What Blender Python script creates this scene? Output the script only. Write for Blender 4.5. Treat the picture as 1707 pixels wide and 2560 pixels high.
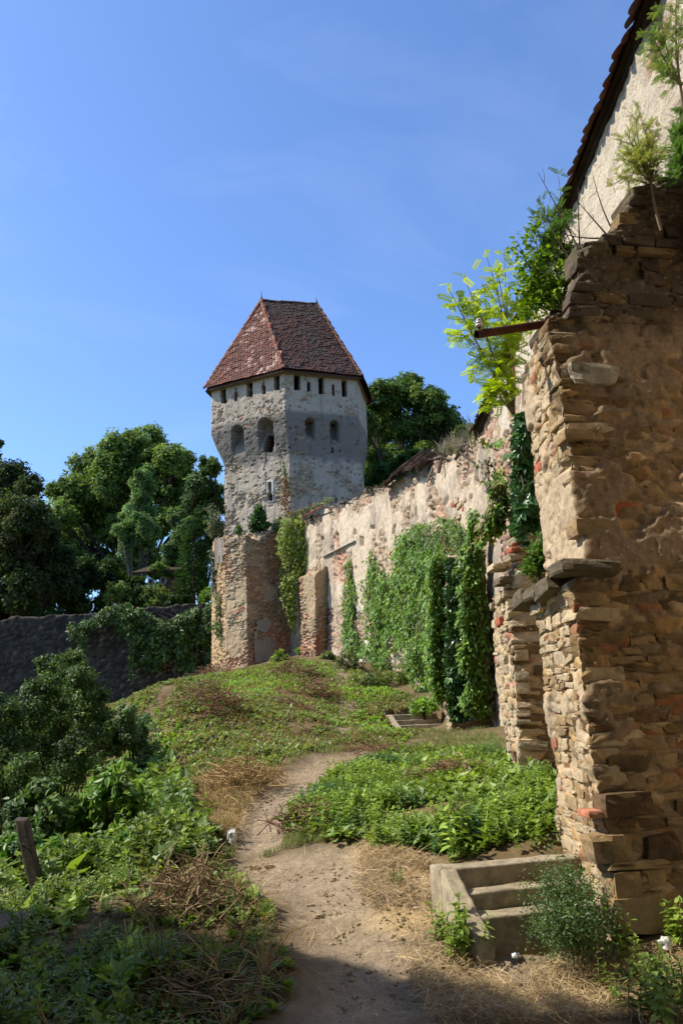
import bpy, bmesh, math, random
import numpy as np
from mathutils import Vector, Matrix

for _o in list(bpy.data.objects):
    bpy.data.objects.remove(_o, do_unlink=True)
scene = bpy.context.scene
COL = scene.collection
R = math.radians

# ------------------------------------------------------------------ camera
EYE = 1.6                      # metres above the ground at the photographer's feet
PITCH, ROLL, FPX = R(14.1), R(2.0), 2066.0
CW, CH = 1707.0, 2560.0
_F = np.array([0, math.cos(PITCH), math.sin(PITCH)])
_U0 = np.array([0, -math.sin(PITCH), math.cos(PITCH)])
_R0 = np.array([1.0, 0, 0])
CR = math.cos(ROLL) * _R0 - math.sin(ROLL) * _U0
CU = math.sin(ROLL) * _R0 + math.cos(ROLL) * _U0
cam_d = bpy.data.cameras.new('camera')
cam_d.sensor_fit = 'VERTICAL'
cam_d.sensor_height = 22.3
cam_d.sensor_width = 22.3
cam_d.lens = 22.3 * FPX / CH
cam_d.clip_start = 0.05
cam_d.clip_end = 3000
cam = bpy.data.objects.new('camera', cam_d)
COL.objects.link(cam)
cam.matrix_world = Matrix(((CR[0], CU[0], -_F[0], 0), (CR[1], CU[1], -_F[1], 0), (CR[2], CU[2], -_F[2], EYE), (0, 0, 0, 1)))
scene.camera = cam

# ------------------------------------------------------------------ sky, sun, exposure
SUN_AZ = np.array([-1.0, 0.03]); SUN_AZ = SUN_AZ / np.linalg.norm(SUN_AZ)
SUN_EL = R(47)
world = bpy.data.worlds.new('World')
scene.world = world
world.use_nodes = True
wn, wl = world.node_tree.nodes, world.node_tree.links
wn.clear()
wout = wn.new('ShaderNodeOutputWorld')
wbg = wn.new('ShaderNodeBackground')
wbg.inputs['Strength'].default_value = 0.15
sky = wn.new('ShaderNodeTexSky')
sky.sky_type = 'NISHITA'
sky.sun_disc = False
sky.sun_elevation = SUN_EL
sky.sun_rotation = math.atan2(SUN_AZ[0], SUN_AZ[1])
sky.altitude = 400
sky.air_density = 1.0
sky.dust_density = 1.0
sky.ozone_density = 4.0
wtc = wn.new('ShaderNodeTexCoord')
wmp = wn.new('ShaderNodeMapping')
wmp.inputs['Rotation'].default_value = (0.2, 0.5, 0.6)
wmp.inputs['Location'].default_value = (2.35, 0.6, 1.4)
wmp.inputs['Scale'].default_value = (1.2, 2.6, 4.0)
wnz = wn.new('ShaderNodeTexNoise')
wnz.inputs['Scale'].default_value = 1.5
wnz.inputs['Detail'].default_value = 7
wnz.inputs['Roughness'].default_value = 0.55
wnz.inputs['Distortion'].default_value = 0.6
wrp = wn.new('ShaderNodeValToRGB')
wrp.color_ramp.elements[0].position = 0.52
wrp.color_ramp.elements[0].color = (0, 0, 0, 1)
wrp.color_ramp.elements[1].position = 1.0
wrp.color_ramp.elements[1].color = (0.14, 0.14, 0.14, 1)
wmx = wn.new('ShaderNodeMixRGB')
wmx.inputs['Color2'].default_value = (7.5, 8.0, 9.0, 1)
wl.new(wtc.outputs['Generated'], wmp.inputs['Vector'])
wl.new(wmp.outputs['Vector'], wnz.inputs['Vector'])
wl.new(wnz.outputs['Fac'], wrp.inputs['Fac'])
wl.new(wrp.outputs['Color'], wmx.inputs['Fac'])
wti = wn.new('ShaderNodeMixRGB'); wti.blend_type = 'MULTIPLY'; wti.inputs['Fac'].default_value = 1.0
wti.inputs['Color2'].default_value = (0.90, 1.05, 1.26, 1)
wl.new(sky.outputs['Color'], wti.inputs['Color1'])
wl.new(wti.outputs['Color'], wmx.inputs['Color1'])
wl.new(wmx.outputs['Color'], wbg.inputs['Color'])
wl.new(wbg.outputs['Background'], wout.inputs['Surface'])

sun_d = bpy.data.lights.new('sun', 'SUN')
sun_d.energy = 4.8
sun_d.angle = R(0.5)
sun_d.color = (1.0, 0.93, 0.81)
sun = bpy.data.objects.new('sun', sun_d)
COL.objects.link(sun)
SDIR = Vector((SUN_AZ[0] * math.cos(SUN_EL), SUN_AZ[1] * math.cos(SUN_EL), math.sin(SUN_EL)))
sun.rotation_euler = SDIR.to_track_quat('Z', 'Y').to_euler()
sun.location = (-20, 8, 30)

vs = scene.view_settings
vs.view_transform = 'Standard'
vs.look = 'None'
vs.gamma = 1
vs.use_curve_mapping = False
vs.exposure = 0.5

# ------------------------------------------------------------------ measuring: pixel -> place
def ray(u, v):
    return _F + (u - CW / 2) / FPX * CR + (CH / 2 - v) / FPX * CU
def P(u, v, Y):
    d = ray(u, v)
    return np.array([0, 0, EYE]) + d * (Y / d[1])
def hit(u, v, p0, n):
    d = ray(u, v); o = np.array([0, 0, EYE])
    return o + d * (np.dot(np.asarray(p0) - o, n) / np.dot(d, n))

# ------------------------------------------------------------------ noise (numpy)
def _hash(ix, iy, iz, seed):
    h = (ix.astype(np.int64) * 374761393 + iy.astype(np.int64) * 668265263 + iz.astype(np.int64) * 2147483647 + seed * 974711) & 0xffffffff
    h = ((h ^ (h >> 13)) * 1274126177) & 0xffffffff
    h = ((h ^ (h >> 16)) * 2246822519) & 0xffffffff
    return ((h ^ (h >> 15)) & 0xffffff) / float(0x1000000)
def vnoise(p, seed=0):
    p = np.asarray(p, float)
    i = np.floor(p).astype(np.int64); f = p - i
    f = f * f * (3 - 2 * f)
    out = 0
    for dx in (0, 1):
        wx = f[:, 0] if dx else 1 - f[:, 0]
        for dy in (0, 1):
            wy = f[:, 1] if dy else 1 - f[:, 1]
            for dz in (0, 1):
                wz = f[:, 2] if dz else 1 - f[:, 2]
                out = out + wx * wy * wz * _hash(i[:, 0] + dx, i[:, 1] + dy, i[:, 2] + dz, seed)
    return out
def fbm(p, octv=3, seed=0, gain=0.5):
    p = np.asarray(p, float)
    a, s, tot = 1.0, 0, 0
    for k in range(octv):
        s = s + a * vnoise(p * (2.03 ** k) + k * 17.3, seed + k); tot += a; a *= gain
    return s / tot
def worley(p, seed=0):
    p = np.asarray(p, float)
    i = np.floor(p).astype(np.int64)
    n = len(p); f1 = np.full(n, 9.0); f2 = np.full(n, 9.0); cid = np.zeros(n)
    for dx in (-1, 0, 1):
        for dy in (-1, 0, 1):
            for dz in (-1, 0, 1):
                c0, c1, c2 = i[:, 0] + dx, i[:, 1] + dy, i[:, 2] + dz
                d = (c0 + _hash(c0, c1, c2, seed) - p[:, 0]) ** 2 + (c1 + _hash(c0, c1, c2, seed + 7) - p[:, 1]) ** 2 + (c2 + _hash(c0, c1, c2, seed + 13) - p[:, 2]) ** 2
                m = d < f1
                f2 = np.where(m, f1, np.minimum(f2, d))
                cid = np.where(m, _hash(c0, c1, c2, seed + 29), cid)
                f1 = np.where(m, d, f1)
    return np.sqrt(f1), np.sqrt(f2), cid
def sstep(a, b, x):
    t = np.clip((x - a) / (b - a), 0, 1)
    return t * t * (3 - 2 * t)
def lerp(a, b, t):
    return a + (b - a) * t
def srgb(h):
    h = h.lstrip('#')
    c = np.array([int(h[k:k + 2], 16) / 255 for k in (0, 2, 4)])
    return np.where(c <= 0.04045, c / 12.92, ((c + 0.055) / 1.055) ** 2.4)
def mixc(c0, c1, t):
    return c0[None, :] + (c1 - c0)[None, :] * t[:, None]
def palette(cols, t):
    cols = np.asarray(cols); k = np.minimum((t * len(cols)).astype(int), len(cols) - 1)
    return cols[k]

# ------------------------------------------------------------------ scene tree
def tag(o, label=None, cat=None, group=None, kind=None):
    if label: o['label'] = label
    if cat: o['category'] = cat
    if group: o['group'] = group
    if kind: o['kind'] = kind
    return o
def thing(name, label, cat, loc=(0, 0, 0), group=None):
    o = bpy.data.objects.new(name, None)
    o.empty_display_size = 0.2
    o.location = Vector([float(c) for c in loc])
    COL.objects.link(o)
    return tag(o, label, cat, group)
def _origin(o):
    v = Vector((0, 0, 0))
    while o is not None:
        v = v + o.location; o = o.parent
    return v
def adopt(o, parent):
    # parts are modelled in world metres; the parent is only moved, never turned
    if parent is not None:
        o.parent = parent
        base = parent
        o.matrix_parent_inverse = Matrix.Translation(-_wloc(parent))
    return o
_WL = {}
def _wloc(o):
    if o.type == 'EMPTY': return o.location.copy()
    return Vector((0, 0, 0)) if o.name not in _WL else _WL[o.name]

class MB:
    def __init__(s): s.v = []; s.f = {3: [], 4: []}; s.c = []; s.n = 0
    def add(s, V, F, col=(0.5, 0.5, 0.5)):
        V = np.asarray(V, float).reshape(-1, 3); F = np.asarray(F, int)
        if len(F) == 0: return
        s.f[F.shape[1]].append(F + s.n)
        col = np.asarray(col, float)
        if col.ndim == 1: col = np.tile(col[None, :], (len(V), 1))
        s.v.append(V); s.c.append(col); s.n += len(V)
    def build(s, name, mat, parent=None, smooth=False, kind=None, origin=None):
        V = np.concatenate(s.v); C = np.concatenate(s.c)
        me = bpy.data.meshes.new(name)
        f3 = np.concatenate(s.f[3]) if s.f[3] else np.zeros((0, 3), int)
        f4 = np.concatenate(s.f[4]) if s.f[4] else np.zeros((0, 4), int)
        nf = len(f3) + len(f4)
        me.vertices.add(len(V)); me.vertices.foreach_set('co', V.astype(np.float32).ravel())
        loops = np.concatenate([f3.ravel(), f4.ravel()]).astype(np.int32)
        me.loops.add(len(loops)); me.loops.foreach_set('vertex_index', loops)
        st = np.concatenate([np.arange(len(f3)) * 3, len(f3) * 3 + np.arange(len(f4)) * 4]).astype(np.int32)
        me.polygons.add(nf); me.polygons.foreach_set('loop_start', st)
        me.polygons.foreach_set('use_smooth', np.full(nf, smooth, dtype=bool))
        me.update(calc_edges=True)
        ca = me.color_attributes.new('Col', 'FLOAT_COLOR', 'POINT')
        rgba = np.ones((len(V), 4), np.float32); rgba[:, :3] = C
        ca.data.foreach_set('color', rgba.ravel())
        me.materials.append(mat)
        o = bpy.data.objects.new(name, me)
        COL.objects.link(o)
        adopt(o, parent)
        if kind: o['kind'] = kind
        return o

def tube(mb, pts, radii, col=(0.5, 0.5, 0.5), sides=6, cap=True):
    pts = np.asarray(pts, float); n = len(pts)
    radii = np.broadcast_to(np.asarray(radii, float), (n,))
    t = np.gradient(pts, axis=0); t /= np.linalg.norm(t, axis=1)[:, None] + 1e-9
    ref = np.array([0.31, 0.17, 0.93]) if abs(t[0][2]) < 0.9 else np.array([0.93, 0.2, 0.3])
    V = []
    a = np.arange(sides) * 2 * math.pi / sides
    for k in range(n):
        x = np.cross(t[k], ref); x /= np.linalg.norm(x); y = np.cross(t[k], x)
        V.append(pts[k] + radii[k] * (np.cos(a)[:, None] * x + np.sin(a)[:, None] * y))
    V = np.concatenate(V)
    F = [[k * sides + j, k * sides + (j + 1) % sides, (k + 1) * sides + (j + 1) % sides, (k + 1) * sides + j] for k in range(n - 1) for j in range(sides)]
    if cap:
        V = np.concatenate([V, pts[:1], pts[-1:]])
        F3 = [[n * sides, (j + 1) % sides, j] for j in range(sides)] + [[n * sides + 1, (n - 1) * sides + j, (n - 1) * sides + (j + 1) % sides] for j in range(sides)]
        base = mb.n
        mb.add(V, F, col)
        mb.f[3].append(np.array(F3) + base)
    else:
        mb.add(V, F, col)

def bez(p0, p1, bend, n=8, rng=None):
    p0, p1, bend = map(lambda q: np.asarray(q, float), (p0, p1, bend))
    t = np.linspace(0, 1, n)[:, None]
    m = (p0 + p1) / 2 + bend
    return (1 - t) ** 2 * p0 + 2 * t * (1 - t) * m + t * t * p1

# ------------------------------------------------------------------ materials
def new_mat(name):
    m = bpy.data.materials.new(name); m.use_nodes = True
    nt = m.node_tree
    b = nt.nodes['Principled BSDF']
    return m, nt.nodes, nt.links, b
def bump_chain(n, l, b, vec, layers):
    prev = None
    for sc, st, dist, kind in layers:
        if kind == 'v':
            t = n.new('ShaderNodeTexVoronoi'); out = t.outputs['Distance']
        else:
            t = n.new('ShaderNodeTexNoise'); t.inputs['Detail'].default_value = 6; t.inputs['Roughness'].default_value = 0.62; out = t.outputs['Fac']
        t.inputs['Scale'].default_value = sc
        l.new(vec, t.inputs['Vector'])
        bp = n.new('ShaderNodeBump'); bp.inputs['Strength'].default_value = st; bp.inputs['Distance'].default_value = dist
        l.new(out, bp.inputs['Height'])
        if prev: l.new(prev.outputs['Normal'], bp.inputs['Normal'])
        prev = bp
    if prev: l.new(prev.outputs['Normal'], b.inputs['Normal'])
def mat_attr(name, rough=0.92, layers=((60, 0.5, 0.01, 'n'),), var=(7, 0.25), spec=0.15):
    """colour stored on the mesh, broken up by fine noise"""
    m, n, l, b = new_mat(name)
    at = n.new('ShaderNodeAttribute'); at.attribute_name = 'Col'
    tc = n.new('ShaderNodeTexCoord')
    nz = n.new('ShaderNodeTexNoise'); nz.inputs['Scale'].default_value = var[0]; nz.inputs['Detail'].default_value = 8; nz.inputs['Roughness'].default_value = 0.7
    l.new(tc.outputs['Object'], nz.inputs['Vector'])
    mr = n.new('ShaderNodeMapRange'); mr.inputs['From Min'].default_value = 0.25; mr.inputs['From Max'].default_value = 0.75
    mr.inputs['To Min'].default_value = 1 - var[1]; mr.inputs['To Max'].default_value = 1 + var[1]
    l.new(nz.outputs['Fac'], mr.inputs['Value'])
    mx = n.new('ShaderNodeMixRGB'); mx.blend_type = 'MULTIPLY'; mx.inputs['Fac'].default_value = 1
    l.new(at.outputs['Color'], mx.inputs['Color1']); l.new(mr.outputs['Result'], mx.inputs['Color2'])
    l.new(mx.outputs['Color'], b.inputs['Base Color'])
    b.inputs['Roughness'].default_value = rough
    b.inputs['Specular IOR Level'].default_value = spec
    bump_chain(n, l, b, tc.outputs['Object'], layers)
    return m
def mat_leaf(name, trans=0.35, rough=0.5, spec=0.35, tint=(0.91, 1.01, 0.92)):
    m, n, l, b = new_mat(name)
    at = n.new('ShaderNodeAttribute'); at.attribute_name = 'Col'
    tn = n.new('ShaderNodeMixRGB'); tn.blend_type = 'MULTIPLY'; tn.inputs['Fac'].default_value = 1; tn.inputs['Color2'].default_value = (*tint, 1)
    l.new(at.outputs['Color'], tn.inputs['Color1'])
    l.new(tn.outputs['Color'], b.inputs['Base Color'])
    b.inputs['Roughness'].default_value = rough
    b.inputs['Specular IOR Level'].default_value = spec
    tr = n.new('ShaderNodeBsdfTranslucent')
    hs = n.new('ShaderNodeHueSaturation'); hs.inputs['Hue'].default_value = 0.485; hs.inputs['Saturation'].default_value = 1.1; hs.inputs['Value'].default_value = 1.5
    l.new(tn.outputs['Color'], hs.inputs['Color']); l.new(hs.outputs['Color'], tr.inputs['Color'])
    mx = n.new('ShaderNodeMixShader'); mx.inputs['Fac'].default_value = trans
    l.new(b.outputs['BSDF'], mx.inputs[1]); l.new(tr.outputs['BSDF'], mx.inputs[2])
    l.new(mx.outputs['Shader'], n['Material Output'].inputs['Surface'])
    return m
def mat_piece(name, cols, rough=0.9, layers=((22, 0.7, 0.02, 'n'), (95, 0.7, 0.006, 'n')), blotch=None, spec=0.15, scale=6.0):
    """separate pieces (stones, bricks, tiles, boards): own tint for each piece plus mottling"""
    m, n, l, b = new_mat(name)
    oi = n.new('ShaderNodeObjectInfo'); tc = n.new('ShaderNodeTexCoord'); ge = n.new('ShaderNodeNewGeometry')
    rp = n.new('ShaderNodeValToRGB')
    el = rp.color_ramp.elements
    while len(el) < len(cols): el.new(0.5)
    for k, c in enumerate(cols):
        el[k].position = k / max(1, len(cols) - 1); el[k].color = (*c, 1)
    l.new(oi.outputs['Random'], rp.inputs['Fac'])
    nz = n.new('ShaderNodeTexNoise'); nz.inputs['Scale'].default_value = scale; nz.inputs['Detail'].default_value = 9; nz.inputs['Roughness'].default_value = 0.68
    l.new(ge.outputs['Position'], nz.inputs['Vector'])
    mr = n.new('ShaderNodeMapRange'); mr.inputs['From Min'].default_value = 0.28; mr.inputs['From Max'].default_value = 0.72
    mr.inputs['To Min'].default_value = 0.55; mr.inputs['To Max'].default_value = 1.3
    l.new(nz.outputs['Fac'], mr.inputs['Value'])
    mx = n.new('ShaderNodeMixRGB'); mx.blend_type = 'MULTIPLY'; mx.inputs['Fac'].default_value = 1
    l.new(rp.outputs['Color'], mx.inputs['Color1']); l.new(mr.outputs['Result'], mx.inputs['Color2'])
    last = mx
    if blotch is not None:
        n2 = n.new('ShaderNodeTexNoise'); n2.inputs['Scale'].default_value = blotch[1]; n2.inputs['Detail'].default_value = 6
        l.new(ge.outputs['Position'], n2.inputs['Vector'])
        r2 = n.new('ShaderNodeMapRange'); r2.inputs['From Min'].default_value = blotch[2]; r2.inputs['From Max'].default_value = blotch[2] + 0.25
        l.new(n2.outputs['Fac'], r2.inputs['Value'])
        m2 = n.new('ShaderNodeMixRGB'); m2.inputs['Color2'].default_value = (*blotch[0], 1)
        l.new(r2.outputs['Result'], m2.inputs['Fac']); l.new(last.outputs['Color'], m2.inputs['Color1'])
        last = m2
    l.new(last.outputs['Color'], b.inputs['Base Color'])
    b.inputs['Roughness'].default_value = rough
    b.inputs['Specular IOR Level'].default_value = spec
    bump_chain(n, l, b, ge.outputs['Position'], layers)
    return m

# ------------------------------------------------------------------ terrain
_gp = [  # (pixel u, v, distance Y) read off the photograph
    (850, 2560, 4.65), (300, 2560, 4.6), (1500, 2560, 4.7), (1650, 2430, 5.25), (1300, 2400, 5.35), (1000, 2420, 5.4),
    (1060, 2280, 5.9), (1092, 2290, 5.78), (1020, 2190, 6.35), (900, 2260, 6.2), (700, 2150, 7.5), (900, 2120, 7.4), (1150, 2120, 6.9), (1390, 2075, 6.9),
    (1390, 1950, 9.0), (640, 2010, 9.7), (720, 1930, 11.8), (900, 1892, 14.2), (1000, 1900, 14.6), (1100, 1898, 13.6), (1250, 1905, 11.8), (1330, 1925, 10.2),
    (840, 1810, 18.5), (1000, 1852, 19.6), (965, 1795, 21.4), (1150, 1822, 17.8), (840, 1710, 25.5), (700, 1730, 23), (500, 1765, 21),
    (700, 1655, 33), (620, 1668, 36.5), (790, 1630, 35.5), (960, 1660, 29), (1080, 1765, 21.5),
    (560, 2110, 8.0), (420, 2230, 6.6), (500, 1970, 10.5), (430, 1870, 14.5), (400, 1800, 18), (330, 1745, 26), (540, 1680, 36),
    (230, 2330, 5.9), (600, 1855, 15.5), (60, 2330, 5.9), (100, 2260, 6.9), (300, 2170, 7.6),
]
_gx = [  # (X, Y, height) out of sight
    (0, 0, 0.0), (-3, 0, 0.0), (3, 0, 0.1), (-6, 3, -0.4), (6, 3, 0.3), (2.5, 8, 0.9), (3.0, 13, 1.2), (6, 12, 1.4), (5, 22, 2.0), (4, 32, 3.2),
    (-4.2, 8.5, -0.6), (-5.5, 11, -1.6), (-5.2, 15, -1.6), (-6.5, 20, -1.4), (-9.5, 26, -0.6), (-9, 34, 1.4), (-10, 6, -1.2), (-14, 14, -2.6), (-16, 24, -2.0),
    (-20, 40, 1.4), (-12, 42, 2.6), (-6, 43, 4.2), (2, 42, 4.6), (8, 44, 4.8), (0, 60, 6.2), (-20, 60, 5.4), (-40, 30, -3), (30, 30, 2.5), (30, 60, 6), (-40, 60, 4), (0, -30, 0.0), (-40, -10, -1.5), (40, -10, 1.0), (0, 110, 8), (-60, 110, 7), (60, 110, 8),
]
_cp = np.array([P(*q) for q in _gp] + [np.array(q, float) for q in _gx])
def _kern(a, b):
    d2 = ((a[:, None, :] - b[None, :, :]) ** 2).sum(-1)
    return np.sqrt(d2 + 0.6)
_n = len(_cp)
_A = np.zeros((_n + 3, _n + 3))
_A[:_n, :_n] = _kern(_cp[:, :2], _cp[:, :2]) - np.eye(_n) * 0.06
_A[:_n, _n] = 1; _A[:_n, _n + 1:] = _cp[:, :2]; _A[_n, :_n] = 1; _A[_n + 1:, :_n] = _cp[:, :2].T
_w = np.linalg.solve(_A, np.concatenate([_cp[:, 2], np.zeros(3)]))
def ground(x, y):
    x = np.atleast_1d(np.asarray(x, float)); y = np.atleast_1d(np.asarray(y, float))
    q = np.stack([np.clip(x, -60, 60), np.clip(y, -30, 110)], 1)
    out = np.zeros(len(q))
    for k in range(0, len(q), 20000):
        s = q[k:k + 20000]
        out[k:k + 20000] = _kern(s, _cp[:, :2]) @ _w[:_n] + _w[_n] + s @ _w[_n + 1:]
    return out
def ground1(x, y): return float(ground([x], [y])[0])
_ys = np.concatenate([np.arange(3.2, 14, 0.06), np.arange(14, 60, 0.2)])
def G(u, v):
    """where the sight line through a pixel meets the ground"""
    d = ray(u, v)
    x = d[0] / d[1] * _ys; z = EYE + d[2] / d[1] * _ys
    g = ground(x, _ys)
    k = np.argmax(z <= g)
    if not (z <= g).any(): k = len(_ys) - 1
    return np.array([x[k], _ys[k], g[k]])
def poly_px(pts):
    return np.array([G(*q)[:2] for q in pts])
def inside(poly, x, y):
    r = np.zeros(len(x), bool); j = len(poly) - 1
    for i in range(len(poly)):
        xi, yi = poly[i]; xj, yj = poly[j]
        c = ((yi > y) != (yj > y)) & (x < (xj - xi) * (y - yi) / (yj - yi + 1e-12) + xi)
        r ^= c; j = i
    return r
def near_poly(poly, x, y, w):
    """1 inside, falling to 0 at w metres outside"""
    ins = inside(poly, x, y)
    d = np.full(len(x), 1e9); p = np.stack([x, y], 1)
    for i in range(len(poly)):
        a, b = poly[i - 1], poly[i]; ab = b - a
        t = np.clip(((p - a) @ ab) / (ab @ ab + 1e-9), 0, 1)
        d = np.minimum(d, np.linalg.norm(p - a - t[:, None] * ab, axis=1))
    sd = np.where(ins, d, -d)
    return sstep(-w, w, sd)

DIRT_A = poly_px([(560, 2150), (700, 2128), (900, 2105), (1075, 2140), (1075, 2210), (1110, 2330), (1180, 2405), (1400, 2420), (1400, 2558), (800, 2558), (790, 2420), (740, 2310), (690, 2250), (600, 2190)])
DIRT_B = poly_px([(585, 2130), (700, 2118), (725, 2050), (785, 1965), (860, 1905), (930, 1888), (900, 1872), (790, 1890), (690, 1945), (625, 2005), (595, 2060)])
DIRT_C = poly_px([(835, 1860), (880, 1850), (870, 1790), (900, 1770), (860, 1745), (880, 1690), (850, 1660), (820, 1665), (845, 1700), (835, 1760), (845, 1790), (830, 1820)])
STRAW = poly_px([(900, 2115), (1080, 2145), (1075, 2220), (1110, 2330), (1200, 2405), (1700, 2400), (1700, 2558), (1080, 2558), (1010, 2440), (960, 2320), (880, 2210)])
DRY = poly_px([(430, 2130), (590, 2110), (640, 2000), (690, 1940), (560, 1930), (450, 1985)])
NETTLE = poly_px([(690, 2075), (720, 2030), (800, 1965), (960, 1890), (1130, 1865), (1260, 1895), (1392, 1955), (1400, 2095), (1250, 2130), (1080, 2140), (960, 2115), (800, 2095)])
SLOPE = poly_px([(265, 1775), (320, 1740), (560, 1690), (760, 1655), (900, 1680), (1000, 1730), (1110, 1810), (1000, 1870), (900, 1860), (800, 1875), (680, 1925), (450, 1965), (400, 1850)])

# stair flights cut into the bank: head of the left cheek, its foot, clear width, number of risers
class Flight: pass
def flight(a, b, width, n, cheek, back=0.0):
    f = Flight(); f.O = P(*a); f.B = P(*b); d = (f.B - f.O)[:2]; f.len = np.linalg.norm(d)
    f.ed = np.array([*(d / f.len), 0.0]); f.back = back; f.O = f.O + f.ed * back; f.len -= back; f.ex = np.array([-f.ed[1], f.ed[0], 0.0]); f.w, f.n, f.ck = width, n, cheek
    return f
ST1 = flight((1072, 2163, 6.05), (1192, 2366, 5.36), 1.15, 3, 0.115, 0.17)
ST2 = flight((961, 1788, 21.6), (1001, 1842, 20.2), 1.35, 4, 0.16, 0.15)
def carve(x, y, z):
    for f in (ST1, ST2):
        q = np.stack([x - f.O[0], y - f.O[1]], 1); a = q @ f.ed[:2]; b = q @ f.ex[:2]
        m = (a > -0.25) & (a < f.len - 0.02) & (b > 0.05) & (b < f.w + 0.1)
        z = np.where(m, np.minimum(z, f.B[2] - 0.25), z)
    return z
M_ground = mat_attr('soil', 0.95, ((14, 0.5, 0.05, 'n'), (90, 0.5, 0.012, 'n')), (9, 0.3), 0.08)
def _axis(lo, hi, dense):
    # fine steps where the camera stands, wider ones towards the horizon
    a = [0.0]; 
    while a[-1] < hi: a.append(a[-1] + dense(a[-1]))
    b = [0.0]
    while b[-1] > lo: b.append(b[-1] - dense(b[-1]))
    return np.array(sorted(set(b + a)))
_ax = _axis(-900, 900, lambda t: 0.10 if abs(t) < 4 else 0.10 + (abs(t) - 4) * 0.13)
_ay = _axis(-300, 1500, lambda t: 0.4 + abs(t) * 0.15 if t < 0 else 0.3 if t < 4 else (0.10 if t < 11 else 0.10 + (t - 11) * 0.016) if t < 60 else (t - 55) * 0.15)
_gxm, _gym = np.meshgrid(_ax, _ay)
_gxm = _gxm.ravel(); _gym = _gym.ravel()
_gz = ground(_gxm, _gym)
_p2 = np.stack([_gxm, _gym, np.zeros_like(_gxm)], 1)
_near = np.exp(-np.maximum(0, np.hypot(_gxm, _gym - 10) - 25) / 12)
_pm = np.maximum(near_poly(DIRT_A, _gxm, _gym, 0.25), np.maximum(near_poly(DIRT_B, _gxm, _gym, 0.2), 0.7 * near_poly(DIRT_C, _gxm, _gym, 0.2)))
_pm = np.clip(_pm + (fbm(_p2 * 2.5, 3, 5) - 0.5) * 0.9 * (_pm > 0.02), 0, 1)
_rough = (fbm(_p2 * 1.3, 4, 3) - 0.5) * 0.22 * (1 - 0.7 * _pm) + (fbm(_p2 * 6, 4, 9, 0.65) - 0.5) * 0.06
_gz = _gz + _rough * _near - 0.05 * _pm * _near
_gz = carve(_gxm, _gym, _gz)
_sm = near_poly(STRAW, _gxm, _gym, 0.2)
_cd = mixc(srgb('#82735f'), srgb('#a2917a'), fbm(_p2 * 1.7, 4, 21))
_cs = mixc(srgb('#4f4230'), srgb('#7d6b4c'), fbm(_p2 * 2.3, 4, 22))
_cst = mixc(srgb('#a58a5e'), srgb('#c9ae7c'), fbm(_p2 * 5, 3, 23))
_gc = _cs + (_cd - _cs) * _pm[:, None]
_gc = _gc + (_cst - _gc) * (_sm * sstep(0.35, 0.65, fbm(_p2 * 3, 3, 24)) * 0.75)[:, None]
_turf = mixc(srgb('#4c4a2c'), srgb('#666238'), fbm(_p2 * 0.6, 4, 25)); _tm = np.maximum(sstep(-4.5, -7.0, _gxm + 0.12 * (_gym - 12)), np.maximum(sstep(44, 50, _gym), sstep(-2, -6, _gym)))   # unmown turf of the lower bank and beyond
_gc = _gc + (_turf - _gc) * (_tm * 0.9)[:, None]
_nx, _ny = len(_ax), len(_ay)
_ii = (np.arange(_ny - 1)[:, None] * _nx + np.arange(_nx - 1)[None, :]).ravel()
mb = MB(); mb.add(np.stack([_gxm, _gym, _gz], 1), np.stack([_ii, _ii + 1, _ii + 1 + _nx, _ii + _nx], 1), _gc)
g_o = mb.build('ground', M_ground, smooth=True); tag(g_o, kind='structure')

# ------------------------------------------------------------------ masonry surfaces
def seg_grid(rings, closed, du, dv):
    """rings: list (bottom to top) of corner lists; returns a dense grid with coordinates along/up"""
    rings = [np.asarray(r, float) for r in rings]
    nc = len(rings[0]); ns = nc if closed else nc - 1
    du = [du] * ns if np.isscalar(du) else du
    L = [max(np.linalg.norm(r[(k + 1) % nc] - r[k]) for r in rings) for k in range(ns)]
    cols = []; seg = []; sl = []
    for k in range(ns):
        m = max(1, int(math.ceil(L[k] / du[k])))
        for j in range(m):
            cols.append((k, j / m)); seg.append(k); sl.append(j / m * L[k])
    if not closed:
        cols.append((ns - 1, 1.0)); seg.append(ns - 1); sl.append(L[-1])
    lev = []
    for q in range(len(rings) - 1):
        h = max(np.linalg.norm(rings[q + 1][k] - rings[q][k]) for k in range(nc))
        m = max(1, int(math.ceil(h / dv)))
        for j in range(m): lev.append((q, j / m))
    lev.append((len(rings) - 2, 1.0))
    G_ = np.zeros((len(lev), len(cols), 3))
    for a, (q, t) in enumerate(lev):
        r = rings[q] * (1 - t) + rings[q + 1] * t
        r2 = np.concatenate([r, r[:1]]) if closed else r
        G_[a] = [r2[k] * (1 - s) + r2[k + 1] * s for k, s in cols]
    return G_, np.array(seg), np.array(sl), L
def grid_normals(Gd, closed):
    if closed:
        du = np.roll(Gd, -1, 1) - np.roll(Gd, 1, 1)
    else:
        du = np.gradient(Gd, axis=1)
    dv = np.gradient(Gd, axis=0)
    n = np.cross(du, dv)
    return n / (np.linalg.norm(n, axis=2)[:, :, None] + 1e-9)
def grid_faces(nr, nc, closed):
    j = np.arange(nc if closed else nc - 1); i = np.arange(nr - 1)
    a = i[:, None] * nc + j[None, :]; b = i[:, None] * nc + (j[None, :] + 1) % nc
    return np.stack([a, b, b + nc, a + nc], 2).reshape(-1, 4)

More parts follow.
